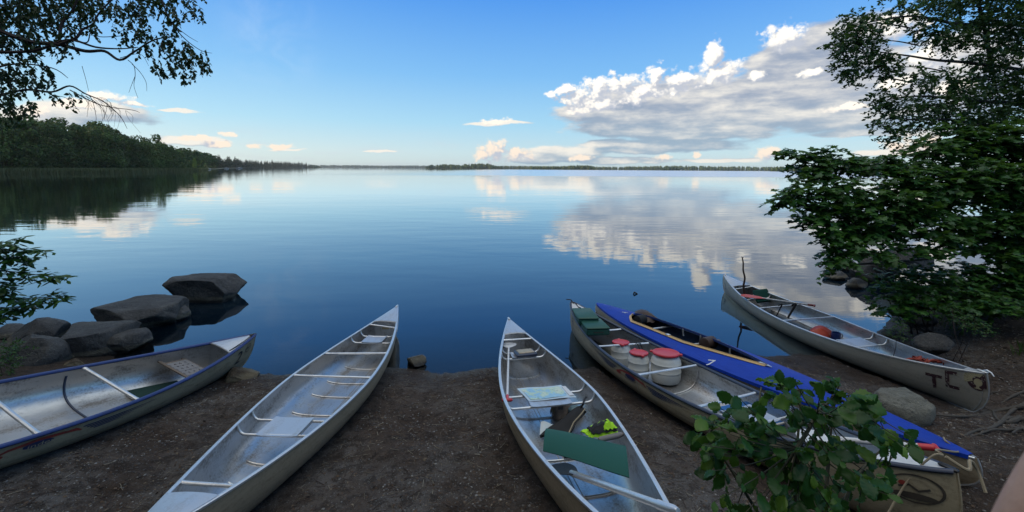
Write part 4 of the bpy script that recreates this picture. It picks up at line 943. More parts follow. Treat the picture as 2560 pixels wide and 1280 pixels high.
# ------------------------------------------------------------------ rocks
def rock(name, center, size, seed, mat='rock', cuts=9, rot=0., label=None, top=None, sub=5, rough=.05, group='boulders along the shore'):
    r = np.random.default_rng(seed); bm = bmesh.new(); bmesh.ops.create_icosphere(bm, subdivisions=sub, radius=1.)
    V = np.array([v.co[:] for v in bm.verts])
    for _ in range(cuts):
        n = r.normal(size=3); n /= np.linalg.norm(n); d = r.uniform(.58, .88); s_ = V @ n; V = V-np.outer(np.maximum(0, s_-d)*.99, n)
    if top: s_ = V[:, 2]; V[:, 2] -= np.maximum(0, s_-top)*.85
    nz = np.array([noise.fractal(Vector(v)*1.7+Vector((seed*3.1, 0, 0)), .9, 2.1, 6)+.35*abs(noise.noise(Vector(v)*5.+Vector((seed, 0, 0)))) for v in V]); V = V*(1+rough*nz[:, None]*1.25)
    V = V*np.array(size)/2; c_, s_ = math.cos(rot), math.sin(rot); V[:, :2] = V[:, :2] @ np.array([[c_, s_], [-s_, c_]])
    for v, q in zip(bm.verts, V): v.co = q
    me = bpy.data.meshes.new(name); bm.to_mesh(me); bm.free(); me.materials.append(MT[mat]); me.shade_smooth()
    o = bpy.data.objects.new(name, me); COL.objects.link(o); o.location = center
    return tag(o, label, 'rock', group) if label else o
def rock_px(u, vb, wpx, hpx, seed, z=0., depth=.7, sink=.3, **kw):
    """rock whose foot is seen at (u, vb) on level z, wpx wide and hpx high in the photo"""
    q = on(u, vb, z); dep = q[1]*CP-(q[2]-CAMH)*SP; w = wpx*dep/FPX; h = hpx*dep/FPX
    d = w*depth; H = h*1.02+sink*h; q = q+np.array([q[0], q[1], 0])/np.hypot(q[0], q[1])*d*.35
    return rock('boulder', (q[0], q[1], z+h*.92-H/2), (w, d, H), seed, **kw)
rock_px(521, 757, 214, 88, 17, depth=.62, top=.55, cuts=11, label='flat-topped grey boulder farthest out in the water at the left', rot=-.1)
rock_px(356, 824, 232, 92, 29, depth=.85, top=.42, cuts=13, label='large grey boulder in the water, second from the outermost flat-topped one', rot=.2)
rock_px(255, 890, 214, 104, 38, depth=.85, top=.45, cuts=14, label='dark jagged boulder in front of the large grey one, beyond the canoe with number 2', rot=-.2)
rock_px(414, 806, 116, 46, 28, depth=.9, top=.6, cuts=10, label='low ledge of rock on the right flank of the large grey boulder in the water')
rock_px(318, 880, 110, 66, 37, depth=.9, top=.6, cuts=10, label='low dark ledge of rock on the right flank of the jagged boulder')
rock_px(85, 928, 160, 92, 42, depth=.8, cuts=9, label='dark rounded boulder at the left shore behind the canoe with number 2', z=.03)
rock_px(100, 866, 140, 68, 53, depth=.8, cuts=9, label='pointed dark boulder at the water edge behind the rounded one')
rock_px(20, 850, 110, 34, 64, depth=.8, cuts=8, label='low dark rock at the left edge of the water')
rock_px(186, 922, 56, 24, 71, mat='rock_brown', label='small brown stone wedged between the dark boulders and the canoe with number 2', z=.04)
rock_px(170, 900, 40, 30, 72, mat='rock_brown', label='small upright stone between the two darkest boulders', z=.03)
rock_px(602, 962, 88, 40, 83, mat='rock_brown', depth=.9, label='brown stone under the bow of the canoe with number 2', z=.0)
rock_px(1040, 917, 54, 28, 97, depth=.9, label='small dark rock alone in the shallow water between the two empty bows')
q = onground(2245, 1050)
rock_px(2245, 1058, 150, 98, 104, mat='rock_pale', depth=.8, z=q[2]-.02, cuts=11, top=.6, label='pale grey boulder between the blue-covered canoe and the canoe marked TC', sub=5)
for i, (u, v, w, h, z, lab) in enumerate(((2090, 700, 62, 26, 0, 'dark rock under the overhanging maple, farthest out'), (2105, 676, 70, 40, 0, 'taller dark rock behind the farthest rock under the maple'), (2140, 722, 50, 28, 0, 'small flat rock at the water edge under the maple'), (2155, 696, 60, 40, .1, 'dark block-like rock under the maple branch'), (2200, 690, 110, 60, .15, 'wide dark rock on the bank below the maple'), (2270, 770, 60, 26, .1, 'grey stone on the bank beyond the canoe marked TC'),
    (2300, 812, 80, 36, .15, 'mossy stone on the bank beside the stern half of the canoe marked TC'), (2235, 848, 60, 24, .05, 'low grey stone touching the far side of the canoe marked TC'), (2330, 880, 90, 44, .25, 'grey angular stone near the stern of the canoe marked TC'), (2260, 668, 120, 50, .3, 'large dark rock half hidden by leaves on the right bank'), (2420, 800, 80, 24, .5, 'half-buried stone in the grass of the right bank'))):
    rock_px(u, v, w, h, 200+i, z=z, depth=.8, cuts=9, label=lab, sub=4)
m = MB(); q = on(1587, 735); m.tube([q+[-.04, 0, -.01], q+[-.01, 0, .035], q+[.03, .0, .015], q+[.07, 0, -.005]], [.008, .022, .018, .006], 7); tag(m.build('driftwood', 'bark'), 'tiny dark stub of driftwood poking out of the lake beyond the blue-covered canoe', 'driftwood')
m = MB(); q = on(2050, 663); m.tube([q+[-.07, 0, 0], q+[0, 0, .05], q+[.09, 0, 0]], [.02, .03, .012], 6); tag(m.build('driftwood', 'bark'), 'small dark stub of driftwood in the water left of the maple rocks', 'driftwood')

# ------------------------------------------------------------------ foliage
def frames(D, U):
    D = D/(np.linalg.norm(D, axis=1, keepdims=True)+1e-9); S = np.cross(U, D); S /= (np.linalg.norm(S, axis=1, keepdims=True)+1e-9); return D, S, np.cross(D, S)
def leaf_arrays(P, D, U, size, tpl):
    tv, tf = tpl; D, S, N = frames(D, U); sz = size[:, None, None]
    V = P[:, None, :]+sz*(tv[None, :, 0, None]*D[:, None, :]+tv[None, :, 1, None]*S[:, None, :]+tv[None, :, 2, None]*N[:, None, :])
    F = (np.arange(len(P))*len(tv))[:, None, None]+tf[None]; return V.reshape(-1, 3), F.reshape(-1, tf.shape[1])
def tpl_fan(out, cx=.4, fold=.25, droop=.15):
    v = [(cx, 0, 0)]+[(x, y, -fold*abs(y)-droop*x*x) for x, y in out]; n = len(out)
    return np.array(v, float), np.array([(0, 1+i, 1+(i+1) % n) for i in range(n)])
T_BIRCH = tpl_fan([(0, 0), (.25, .30), (.55, .27), (1, 0), (.55, -.27), (.25, -.30)])
T_NARROW = tpl_fan([(0, 0), (.3, .18), (.65, .17), (1, 0), (.65, -.17), (.3, -.18)])
T_MAPLE = tpl_fan([(0, 0), (.10, .30), (.0, .50), (.36, .40), (.48, .55), (.60, .22), (1, 0), (.60, -.22), (.48, -.55), (.36, -.40), (.0, -.50), (.10, -.30)], .35, .12, .22)
T_CARD = tpl_fan([(0, .1), (.25, .45), (.7, .38), (1, -.05), (.75, -.4), (.2, -.35)], .5, .3, .1)
def tpl_alder():
    xs = np.linspace(0, .98, 12); v, f = [], []
    for i, x in enumerate(xs):
        w = .36*math.sin(math.pi*min(1, x*.96+.03)**.9)**.85*(1+.09*(-1)**i); pl = .035*(-1)**i; z0 = -.28*x*x
        v += [(x+.10*w, -w, z0+.06*math.sin(6*x)+pl), (x+.05*w, -w*.5, z0+.05+pl), (x, 0, z0-.01), (x+.05*w, w*.5, z0+.05+pl), (x+.10*w, w, z0-.07*math.sin(7*x)+pl)]
    for i in range(len(xs)-1):
        for k in range(4): a = i*5+k; f += [(a, a+1, a+6), (a, a+6, a+5)]
    return np.array(v, float), np.array(f)
T_ALDER = tpl_alder()
def inball(n, r, bias=.5):
    v = r.normal(size=(n, 3)); v /= np.linalg.norm(v, axis=1, keepdims=True); return v*(r.random((n, 1))**bias)
def tubes_fast(paths, radii, n=4):
    """many thin tapered tubes as one pair of arrays; paths (k, m, 3), radii (k, m)"""
    k, m_, _ = paths.shape; T = np.gradient(paths, axis=1); T /= np.linalg.norm(T, axis=2, keepdims=True)+1e-9
    A_ = np.cross(T, np.array([.31, .17, .93])); A_ /= np.linalg.norm(A_, axis=2, keepdims=True)+1e-9; B_ = np.cross(T, A_); V = []
    for j in range(n): t = 2*math.pi*j/n; V.append(paths+radii[..., None]*(math.cos(t)*A_+math.sin(t)*B_))
    V = np.stack(V, 2).reshape(-1, 3); i = np.arange(k*m_*n).reshape(k, m_, n)
    F = np.stack([i[:, :-1, :], np.roll(i, -1, 2)[:, :-1, :], np.roll(i, -1, 2)[:, 1:, :], i[:, 1:, :]], -1).reshape(-1, 4); return V, F
def sprays(clumps, r, style, tpl, leaf, per, slen):
    """clumps: (centre, radii(3), number of sprays, outward direction) -> leaves and twigs"""
    Ps, Ds, Us, Sz, TW = [], [], [], [], []
    for c_, rad, ns, outd in clumps:
        c_ = np.array(c_); rad = np.array(rad); o = c_+inball(ns, r, .42)*rad; outd = np.array(outd, float)
        if style == 'hang': d = outd*.25+np.array([0, 0, -1.])+r.normal(size=(ns, 3))*[.35, .35, .25]
        elif style == 'flat': d = outd*1.0+(o-c_)/rad.max()*.8+r.normal(size=(ns, 3))*[.5, .5, .16]
        else: d = outd*.6+(o-c_)/rad.max()+r.normal(size=(ns, 3))*.45
        d /= np.linalg.norm(d, axis=1, keepdims=True); L_ = slen*r.uniform(.6, 1.25, ns)
        sag = np.array([0, 0, -1.]) * (.25 if style != 'hang' else .1)
        t = np.linspace(0, 1, 4); TW.append(o[:, None, :]+d[:, None, :]*(t[None, :, None]*L_[:, None, None])+sag*(t**2)[None, :, None]*L_[:, None, None])
        for k in range(per):
            f = (k+.6)/per; p_ = o+d*(f*L_)[:, None]+sag*(f*f)*L_[:, None]
            sd = np.cross(d, [0, 0, 1.]); sd /= np.linalg.norm(sd, axis=1, keepdims=True)+1e-6; sgn = (-1)**k
            if style == 'hang': ld = np.array([0, 0, -1.])+sd*sgn*.7+r.normal(size=(ns, 3))*.45; up = r.normal(size=(ns, 3))
            elif style == 'flat': ld = d*.7+sd*sgn*.9+r.normal(size=(ns, 3))*[.35, .35, .2]-[0, 0, .15]; up = np.array([0, 0, 1.])+r.normal(size=(ns, 3))*.32
            else: ld = d*.5+sd*sgn*.9+r.normal(size=(ns, 3))*.5; up = np.array([0, 0, 1.])+r.normal(size=(ns, 3))*.7
            Ps.append(p_); Ds.append(ld); Us.append(up); Sz.append(leaf*r.uniform(.65, 1.25, ns))
    V, F = leaf_arrays(np.concatenate(Ps), np.concatenate(Ds), np.concatenate(Us), np.concatenate(Sz), tpl); return V, F, np.concatenate(TW)
def px_clumps(lst, outd, dens, rd=1.):
    out = []
    for (u, v, dep, ru, rv) in lst:
        s_ = dep/FPX; a, b = ru*s_, rv*s_; n = max(3, int(dens*(a*b*max(a, b)*rd)**(2/3)*10)); out.append((at(u, v, dep), (a, max(a, b)*rd, b), n, outd))
    return out
def limbs_mesh(paths, r0, r1, n=6):
    m = MB()
    for P in paths:
        Q = smooth(P[0], 5); a, b = P[1], P[2]; m.tube(Q, np.linspace(a, b, len(Q)), n)
    return m
MT['leaf_maple'] = leafmat('maple_leaves', (.022,.090,.018), (.045,.155,.026), (.10,.24,.034), .42, .38)
MT['leaf_birch'] = leafmat('birch_leaves', (.034,.088,.028), (.060,.14,.038), (.10,.20,.05), .38, .4)
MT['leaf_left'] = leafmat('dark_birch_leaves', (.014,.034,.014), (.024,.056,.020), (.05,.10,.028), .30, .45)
MT['leaf_alder'] = leafmat('alder_leaves', (.016,.075,.018), (.038,.14,.024), (.15,.29,.028), .42, .36)
MT['leaf_shrub'] = leafmat('narrow_leaves', (.022,.085,.020), (.040,.13,.024), (.07,.18,.028), .38, .4)
MT['leaf_far'] = leafmat('forest_leaves', (.018,.055,.014), (.036,.095,.020), (.08,.16,.03), .2, .7, vary=True)
MT['leaf_sunny'] = leafmat('light_green_leaves', (.16,.26,.04), (.20,.30,.05), None, .3, .7)
MT['needles'] = leafmat('spruce_needles', (.014,.028,.014), (.024,.042,.018), (.04,.06,.02), .1, .8, vary=True)
MT['leaf_wood'] = leafmat('shade_leaves', (.03,.06,.018), (.045,.08,.02), None, .3, .6)
MT['grass'] = leafmat('grass_blades', (.025,.070,.010), (.040,.10,.014), (.07,.11,.03), .3, .6)
MT['reed'] = leafmat('reed_blades', (.07,.095,.04), (.09,.12,.05), (.12,.14,.06), .2, .7)

def leafy(root, clumps, style, tpl, leaf, per, slen, mat, seed, bark='twig', tw=.004, crown='crown'):
    r = np.random.default_rng(seed); V, F, TW = sprays(clumps, r, style, tpl, leaf, per, slen)
    fastmesh(crown, V, F, mat, root)
    rad = np.linspace(tw, tw*.35, TW.shape[1])[None, :].repeat(len(TW), 0); V, F = tubes_fast(TW, rad, 3); return fastmesh('twigs', V, F, bark, root)
def trunk_mesh(base, top, r0, r1, seed, wob=.12, n=14, seg=14):
    r = np.random.default_rng(seed); P = []; base, top = np.array(base, float), np.array(top, float)
    for f in np.linspace(0, 1, seg): P.append(base*(1-f)+top*f+np.array([math.sin(f*5+seed), math.cos(f*4+seed*2), 0])*wob*f*(1-f)*4*.5)
    rr = [r0*(1+.5*math.exp(-f*14))*(1-f)+r1*f for f in np.linspace(0, 1, seg)]; m = MB(); m.tube(P, rr, n); return m, P

# maple on the right bank
b0 = np.array([9.9, 8.3, 0]); b0[2] = gh(*b0[:2])-.1
root = empty('maple_tree', (0, 0, 0), 'maple whose low layered branches reach far out over the water at the right', 'tree', 'trees on the right bank')
m, TP = trunk_mesh(b0, (10.6, 8.8, 8.5), .17, .07, 3); m.build('trunk', 'bark', root)
mp = [(1975, 380, 7.6, 34, 14), (2016, 408, 7.5, 42, 22), (2070, 388, 7.6, 44, 20), (2062, 430, 7.4, 48, 26), (2127, 415, 7.4, 55, 28), (2192, 410, 7.6, 60, 28), (2262, 412, 7.6, 64, 32), (2335, 375, 7.8, 64, 36), (2394, 345, 8.0, 66, 44), (2454, 366, 8.0, 70, 50), (2530, 360, 8.0, 80, 60),
 (1966, 492, 7.0, 36, 20), (2014, 478, 7.0, 50, 28), (2068, 505, 6.9, 60, 34), (2040, 548, 6.8, 44, 24), (2112, 478, 7.1, 62, 40), (2157, 530, 6.9, 66, 38), (2216, 500, 7.1, 70, 44), (2086, 575, 6.7, 42, 24), (2105, 615, 6.6, 44, 26), (2150, 580, 6.8, 54, 30), (2220, 575, 6.9, 60, 30), (2098, 655, 6.5, 38, 18),
 (2276, 530, 7.1, 70, 38), (2340, 585, 6.9, 52, 16), (2280, 465, 7.3, 70, 44), (2365, 463, 7.4, 80, 54), (2454, 450, 7.5, 90, 60), (2540, 470, 7.5, 90, 70), (2360, 540, 7.2, 66, 30), (2454, 556, 7.2, 70, 40), (2530, 560, 7.2, 80, 50), (2500, 625, 7.0, 50, 30), (2180, 628, 6.7, 50, 12), (2300, 618, 6.8, 60, 10), (2390, 600, 6.9, 50, 12), (2540, 640, 7.2, 50, 40)]
mp += [(2640, y, 7.6, 90, 80) for y in (350, 470, 590)]
leafy(root, px_clumps([(a_+8, b_, c_, d_*.85, e_*.9) for a_, b_, c_, d_, e_ in mp], (-.9, -.35, -.05), 95, .85), 'flat', T_MAPLE, .098, 6, .26, 'leaf_maple', 21, tw=.0035)
pth = []
for (u, v, dep, ru, rv) in mp[::2]:
    e = at(u, v, dep); z0 = min(max(e[2]*.75+.4, b0[2]+.6), 7); k = np.array([9.9, 8.35, z0]); mid = (k*.5+e*.5)+np.array([.1*math.sin(u), 0, -.14]); pth.append(([k, mid, e*.85+mid*.15+[0, 0, -.05], e], .035, .004))
limbs_mesh(pth, 0, 0, 5).build('limbs', 'bark', root)
# birch above it
root = empty('birch_tree', (0, 0, 0), 'tall birch with drooping crown against the clouds at the upper right', 'tree', 'trees on the right bank')
b1 = np.array([12.6, 9.4, 0]); b1[2] = gh(*b1[:2])-.1; m, TP = trunk_mesh(b1, (12.2, 9.4, 10.5), .16, .05, 5); m.build('trunk', 'bark', root)
bp = [(2145, 62, 9.4, 66, 40), (2112, 108, 9.3, 46, 42), (2165, 105, 9.4, 60, 40), (2118, 165, 9.3, 36, 34), (2134, 195, 9.3, 26, 24), (2185, 150, 9.4, 50, 34), (2228, 170, 9.4, 48, 30), (2216, 243, 9.3, 46, 30), (2198, 300, 9.2, 34, 34), (2240, 338, 9.2, 32, 36), (2250, 265, 9.3, 44, 36), (2300, 200, 9.4, 40, 36),
 (2262, 28, 9.6, 40, 30), (2335, 66, 9.6, 62, 44), (2394, 105, 9.7, 62, 36), (2454, 45, 9.8, 80, 56), (2530, 70, 9.8, 80, 66), (2478, 140, 9.8, 60, 40), (2368, 195, 9.6, 50, 26), (2400, 236, 9.6, 58, 38), (2470, 220, 9.8, 66, 46), (2530, 190, 9.8, 66, 54), (2335, 262, 9.5, 56, 38), (2394, 300, 9.6, 60, 40), (2454, 292, 9.7, 66, 44), (2530, 280, 9.8, 70, 56), (2300, 300, 9.4, 36, 30), (2350, 0, 9.7, 70, 30), (2440, -20, 9.8, 80, 40), (2540, -20, 9.8, 90, 50),
 (2210, -10, 9.6, 24, 14), (2620, 60, 9.8, 90, 90), (2620, 220, 9.8, 90, 90)]
leafy(root, px_clumps([(a_, b_, c_, d_*.82, e_*.82) for a_, b_, c_, d_, e_ in bp], (-.6, -.3, -.3), 78, .8), 'ball', T_BIRCH, .072, 9, .20, 'leaf_birch', 22, tw=.003)
pth = [([at(2560, 175, 10.2), at(2430, 157, 9.9), at(2340, 150, 9.7), at(2276, 140, 9.5), at(2200, 130, 9.4)], .045, .012), ([at(2560, 60, 10.3), at(2400, 60, 9.8), at(2280, 40, 9.5), at(2150, 60, 9.4)], .05, .01), ([at(2560, 260, 10.), at(2420, 250, 9.7), at(2300, 240, 9.4), at(2215, 250, 9.3)], .045, .009), ([at(2560, 330, 9.9), at(2380, 300, 9.5), at(2250, 300, 9.2)], .03, .008), ([at(2480, 180, 10.), at(2465, 90, 9.9), at(2440, -20, 9.8)], .05, .03)]
for (u, v, dep, ru, rv) in bp[::2]: e = at(u, v, dep); k = at(min(u+130, 2600), v+8, dep+.3); pth.append(([k, (k+e)/2+[0, 0, .06], e], .018, .004))
limbs_mesh(pth, 0, 0, 5).build('limbs', 'bark', root)
# undergrowth of the bank
for i, (lst, lab, nm, lf) in enumerate((([(2305, 690, 7.2, 60, 26), (2250, 692, 7.2, 46, 22), (2287, 730, 6.9, 60, 28), (2365, 725, 6.9, 66, 34), (2394, 690, 7.2, 70, 30), (2330, 755, 6.7, 40, 16), (2215, 735, 7.0, 34, 30), (2240, 770, 6.8, 34, 24), (2290, 770, 6.7, 40, 24)], 'leafy bush at the water edge beyond the canoe marked TC', 'bush', .075), ([(2470, 690, 7.1, 70, 40), (2530, 720, 6.9, 70, 50), (2450, 740, 6.7, 50, 26), (2600, 700, 6.9, 70, 60), (2400, 765, 6.5, 50, 20), (2510, 770, 6.4, 60, 26)], 'bush at the right edge below the maple', 'bush', .08), ([(2240, 830, 6.0, 30, 14), (2255, 815, 6.1, 26, 14)], 'low bright green plant beside the far gunwale of the canoe marked TC', 'plant', .03), ([(2415, 800, 5.9, 40, 16), (2440, 815, 5.7, 40, 18), (2380, 770, 6.3, 40, 14)], 'patch of low weeds on the right bank', 'plant', .035))):
    root = empty('bush' if nm == 'bush' else 'low_plant', (0, 0, 0), lab, nm, 'undergrowth on the right bank')
    leafy(root, px_clumps(lst, (-.3, -.5, .2), 85 if nm == 'bush' else 160, .9), 'flat' if nm == 'bush' else 'ball', T_MAPLE if nm == 'bush' else T_NARROW, lf, 5, .16 if nm == 'bush' else .07, 'leaf_maple' if nm == 'bush' else 'leaf_shrub', 60+i, tw=.003, crown='foliage')
    g0 = np.mean([at(a, b, c_) for a, b, c_, _, _ in lst], axis=0); zz = gh(g0[0], g0[1]); pth = [([(g0[0]+.1*j, g0[1]+.1, min(zz, g0[2])-.1), (np.array([g0[0], g0[1], zz])+at(a, b, c_))/2, at(a, b, c_)], .014 if nm == 'bush' else .004, .003) for j, (a, b, c_, _, _) in enumerate(lst)]
    limbs_mesh(pth, 0, 0, 5).build('stems', 'twig', root)
# birch overhanging from the left
root = empty('overhanging_birch', (0, 0, 0), 'dark birch whose twigs hang into the picture at the upper left', 'tree', 'trees around the landing place')
b2 = np.array([-7.6, 3.6, 0]); b2[2] = gh(*b2[:2])-.1; m, TP = trunk_mesh(b2, (-7.9, 4.2, 8.8), .18, .05, 9); m.build('trunk', 'bark', root)
lp = [(10, 20, 5.6, 60, 50), (75, 30, 5.6, 60, 40), (140, 40, 5.5, 46, 34), (20, 95, 5.5, 50, 40), (85, 95, 5.5, 50, 36), (150, 95, 5.4, 34, 24), (20, 170, 5.4, 46, 40), (75, 160, 5.4, 40, 26), (20, 235, 5.3, 40, 32), (85, 205, 5.4, 32, 20), (120, 175, 5.4, 22, 14), (60, 262, 5.3, 36, 14), (130, 235, 5.3, 16, 8), (20, 280, 5.2, 34, 20), (182, 238, 5.3, 18, 12), (190, 20, 5.5, 40, 24), (250, 12, 5.5, 36, 18), (180, 70, 5.4, 22, 16), (240, 62, 5.4, 22, 12), (300, 20, 5.5, 30, 20), (285, 60, 5.4, 20, 14),
 (345, 18, 5.5, 36, 24), (345, 60, 5.4, 30, 26), (365, 95, 5.4, 26, 26), (330, 88, 5.4, 18, 12), (405, 15, 5.5, 30, 22), (425, 55, 5.4, 22, 30), (395, 75, 5.4, 18, 24), (480, 15, 5.5, 22, 18), (455, 30, 5.5, 20, 16), (420, 110, 5.4, 26, 28), (455, 118, 5.4, 24, 28), (400, 150, 5.4, 24, 18), (440, 155, 5.4, 26, 22), (485, 140, 5.4, 26, 24), (505, 128, 5.4, 18, 12), (455, 182, 5.4, 16, 14), (510, 165, 5.4, 12, 16), (487, 168, 5.4, 14, 18), (392, 168, 5.4, 12, 8), (-60, 60, 5.6, 60, 80), (-60, 200, 5.5, 60, 80), (60, -30, 5.6, 120, 40), (240, -30, 5.6, 120, 30), (420, -30, 5.6, 90, 30)]
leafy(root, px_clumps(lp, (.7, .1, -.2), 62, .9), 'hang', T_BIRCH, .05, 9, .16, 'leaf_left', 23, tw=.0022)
def pp(l, dep=5.4): return [at(u, v, dep+.02*i) for i, (u, v) in enumerate(l)]
pth = [(pp([(-80, 40), (60, 100), (150, 112), (215, 128), (262, 128), (300, 150), (335, 130), (385, 100), (440, 90)]), .030, .006), (pp([(-60, 130), (80, 128), (170, 100), (240, 118), (300, 122), (345, 118)]), .022, .005), (pp([(150, 110), (190, 95), (205, 75), (232, 60), (250, 30), (300, -20)]), .018, .008), (pp([(150, 95), (155, 60), (185, 20), (200, -30)]), .02, .01),
 (pp([(180, 100), (205, 106), (220, 104), (228, 80), (250, 92), (300, 90)]), .009, .004), (pp([(-40, 250), (60, 225), (130, 230), (175, 215), (215, 235), (260, 255), (300, 290), (318, 322)]), .016, .002), (pp([(-50, 180), (40, 160), (130, 170), (170, 195)]), .014, .003),
 (pp([(175, 225), (250, 262), (330, 275), (350, 282)]), .007, .0018), (pp([(205, 232), (228, 245), (240, 290), (238, 310)]), .004, .0015), (pp([(215, 240), (255, 270), (262, 300)]), .004, .0015), (pp([(130, 240), (165, 245), (200, 280)]), .004, .0015),
 (pp([(205, 165), (215, 200), (222, 230)]), .003, .0015), (pp([(320, 150), (335, 165), (338, 190), (335, 215), (345, 245)]), .0045, .0015), (pp([(330, 160), (350, 180), (365, 205), (367, 228)]), .004, .0015), (pp([(338, 190), (328, 215), (322, 232)]), .003, .0015), (pp([(300, 145), (350, 135), (372, 165)]), .004, .0015),
 (pp([(395, -30), (420, 40), (455, 90), (500, 125), (530, 133)]), .010, .002), (pp([(430, 60), (470, 90), (495, 105)]), .005, .002), (pp([(345, -20), (352, 60), (375, 120)]), .006, .002), (pp([(455, 100), (460, 150), (455, 200)]), .004, .0015)]
for k in range(26):
    u = rng.uniform(200, 330); v = 232+(u-200)*.35+rng.uniform(-6, 10); pth.append((pp([(u, v), (u+rng.uniform(5, 25), v+rng.uniform(8, 22)), (u+rng.uniform(0, 40), v+rng.uniform(22, 60))]), .0022, .001))
limbs_mesh(pth, 0, 0, 5).build('limbs', 'twig', root)
# shrub at the left edge
root = empty('shrub', (0, 0, 0), 'shrub with narrow leaves reaching in at the left edge above the boulders', 'shrub')
pth = []; cl = []
for line in ([(-90, 660), (0, 622), (70, 625), (130, 628)], [(-90, 700), (0, 655), (60, 640), (95, 652)], [(-90, 720), (0, 676), (80, 682), (150, 690), (182, 694)], [(-90, 760), (0, 705), (60, 706)], [(-90, 790), (0, 745), (70, 750), (140, 742), (186, 742)], [(-90, 800), (-10, 770), (60, 770), (100, 762)], [(-60, 850), (0, 800), (25, 790)], [(-60, 640), (20, 612), (72, 598)], [(-90, 730), (-10, 722), (40, 728)]):
    Q = smooth([at(u-34, v, 2.75+.05*i) for i, (u, v) in enumerate(line)], 7); pth.append((Q[::6], .006, .0015))
    for q in Q[5:]: cl.append((q, (.035, .05, .014), 2, (.8, .1, 0)))
leafy(root, cl, 'flat', T_NARROW, .058, 3, .06, 'leaf_shrub', 31, tw=.0012, crown='foliage')
bs = np.array([-3.9, 2.6, 0]); bs[2] = gh(-3.9, 2.6)-.05; j = at(-100, 760, 2.8)
for q in list(pth): pth.append(([bs, (bs+j)/2+rng.normal(size=3)*.05, q[0][0]], .014, .006))
limbs_mesh(pth, 0, 0, 6).build('stems', 'twig', root)
root = empty('low_plant', (0, 0, 0), 'bright green low plant on the boulders at the left edge', 'plant'); cl = px_clumps([(15, 880, 5.6, 46, 22), (40, 862, 5.8, 30, 8), (0, 915, 5.3, 36, 22)], (.2, -.3, .4), 220, .9)
leafy(root, cl, 'ball', T_NARROW, .032, 6, .07, 'leaf_shrub', 32, tw=.0012, crown='foliage'); limbs_mesh([([c_[0]+[0, 0, -.35], c_[0]+[.02, 0, -.15], c_[0]], .006, .003) for c_ in cl], 0, 0, 5).build('stems', 'twig', root)
# alder sapling in the foreground
root = empty('alder_sapling', (0, 0, 0), 'leafy alder sapling in the right foreground in front of the canoe with the barrels', 'sapling')
D_ = 1.25; stems = [[(1992, 1400), (1990, 1280), (1988, 1190), (1992, 1115), (2000, 1040), (1998, 975)], [(1960, 1400), (1948, 1280), (1935, 1202), (1915, 1100), (1900, 1010), (1903, 970)], [(2055, 1400), (2060, 1280), (2068, 1200), (2072, 1135), (2080, 1050), (2082, 985)], [(1960, 1380), (1900, 1290), (1850, 1210), (1800, 1130), (1775, 1080)], [(2070, 1380), (2110, 1260), (2150, 1180), (2210, 1120), (2250, 1105)], [(1992, 1120), (2030, 1060), (2060, 1010), (2130, 985)]]
pth = []; SP_ = []
for i, l in enumerate(stems): Q = smooth([at(u, v, D_+.06*math.sin(i*2.3)+.03*k) for k, (u, v) in enumerate(l)], 6); SP_.append(Q); pth.append((Q[::5]+[Q[-1]], .0062, .0018))
cl = [(1900, 985, 60, 34), (2005, 970, 60, 26), (2085, 985, 46, 34), (1960, 1020, 60, 40), (2050, 1030, 70, 40), (2130, 1010, 50, 26), (1838, 1035, 50, 34), (1790, 1040, 30, 16), (1780, 1105, 48, 28), (1880, 1075, 70, 44), (1990, 1090, 80, 50), (2090, 1080, 66, 46), (2150, 1060, 40, 30), (1900, 1150, 70, 50), (2000, 1160, 90, 50), (2100, 1150, 66, 44), (1830, 1140, 50, 34), (1850, 1215, 66, 40), (1950, 1225, 80, 44), (2050, 1225, 70, 44), (2140, 1190, 50, 40), (2195, 1140, 40, 30), (2230, 1110, 34, 22), (2180, 1215, 44, 34), (1870, 1270, 60, 24), (1990, 1280, 90, 24), (2100, 1275, 60, 24), (1760, 1130, 26, 16), (1745, 1100, 20, 14), (2270, 1105, 24, 14), (2170, 1000, 24, 14), (1960, 955, 30, 14), (1935, 1250, 60, 30), (2050, 1180, 60, 30)]
r = np.random.default_rng(77); P_, D2, U_, S_ = [], [], [], []
allq = np.array([q for Q in SP_ for q in Q])
for (u, v, ru, rv) in cl:
    for s_ in range(4 if v < 1190 else 5):
        e = at(u+r.uniform(-1, 1)*ru, v+r.uniform(-1, 1)*rv, D_+r.uniform(-.16, .20)); k = allq[np.argmin(np.linalg.norm(allq-e-np.array([0, 0, .06]), axis=1)-0)]
        pth.append(([k, (k+e)/2+np.array([0, 0, -.01]), e], .0022, .0009)); d = e-k; d /= np.linalg.norm(d)+1e-6
        for f in (.45, .68, .86, 1.):
            if r.random() < .14: continue
            p_ = k*(1-f)+e*f; sd = np.cross(d, [0, 0, 1.]); ld = d*.6+sd*r.choice([-1, 1])*r.uniform(.3, 1.1)+r.normal(size=3)*.35+np.array([0, 0, -.25]); P_.append(p_); D2.append(ld); U_.append(np.array([0, -.55, 1.])+r.normal(size=3)*.5); S_.append(r.choice([.022, .034, .046, .058], p=[.16, .34, .34, .16])*r.uniform(.85, 1.15))
V, F = leaf_arrays(np.array(P_), np.array(D2), np.array(U_), np.array(S_), T_ALDER); fastmesh('foliage', V, F, 'leaf_alder', root, smooth=True)
limbs_mesh(pth, 0, 0, 6).build('stems', 'stem_g', root)

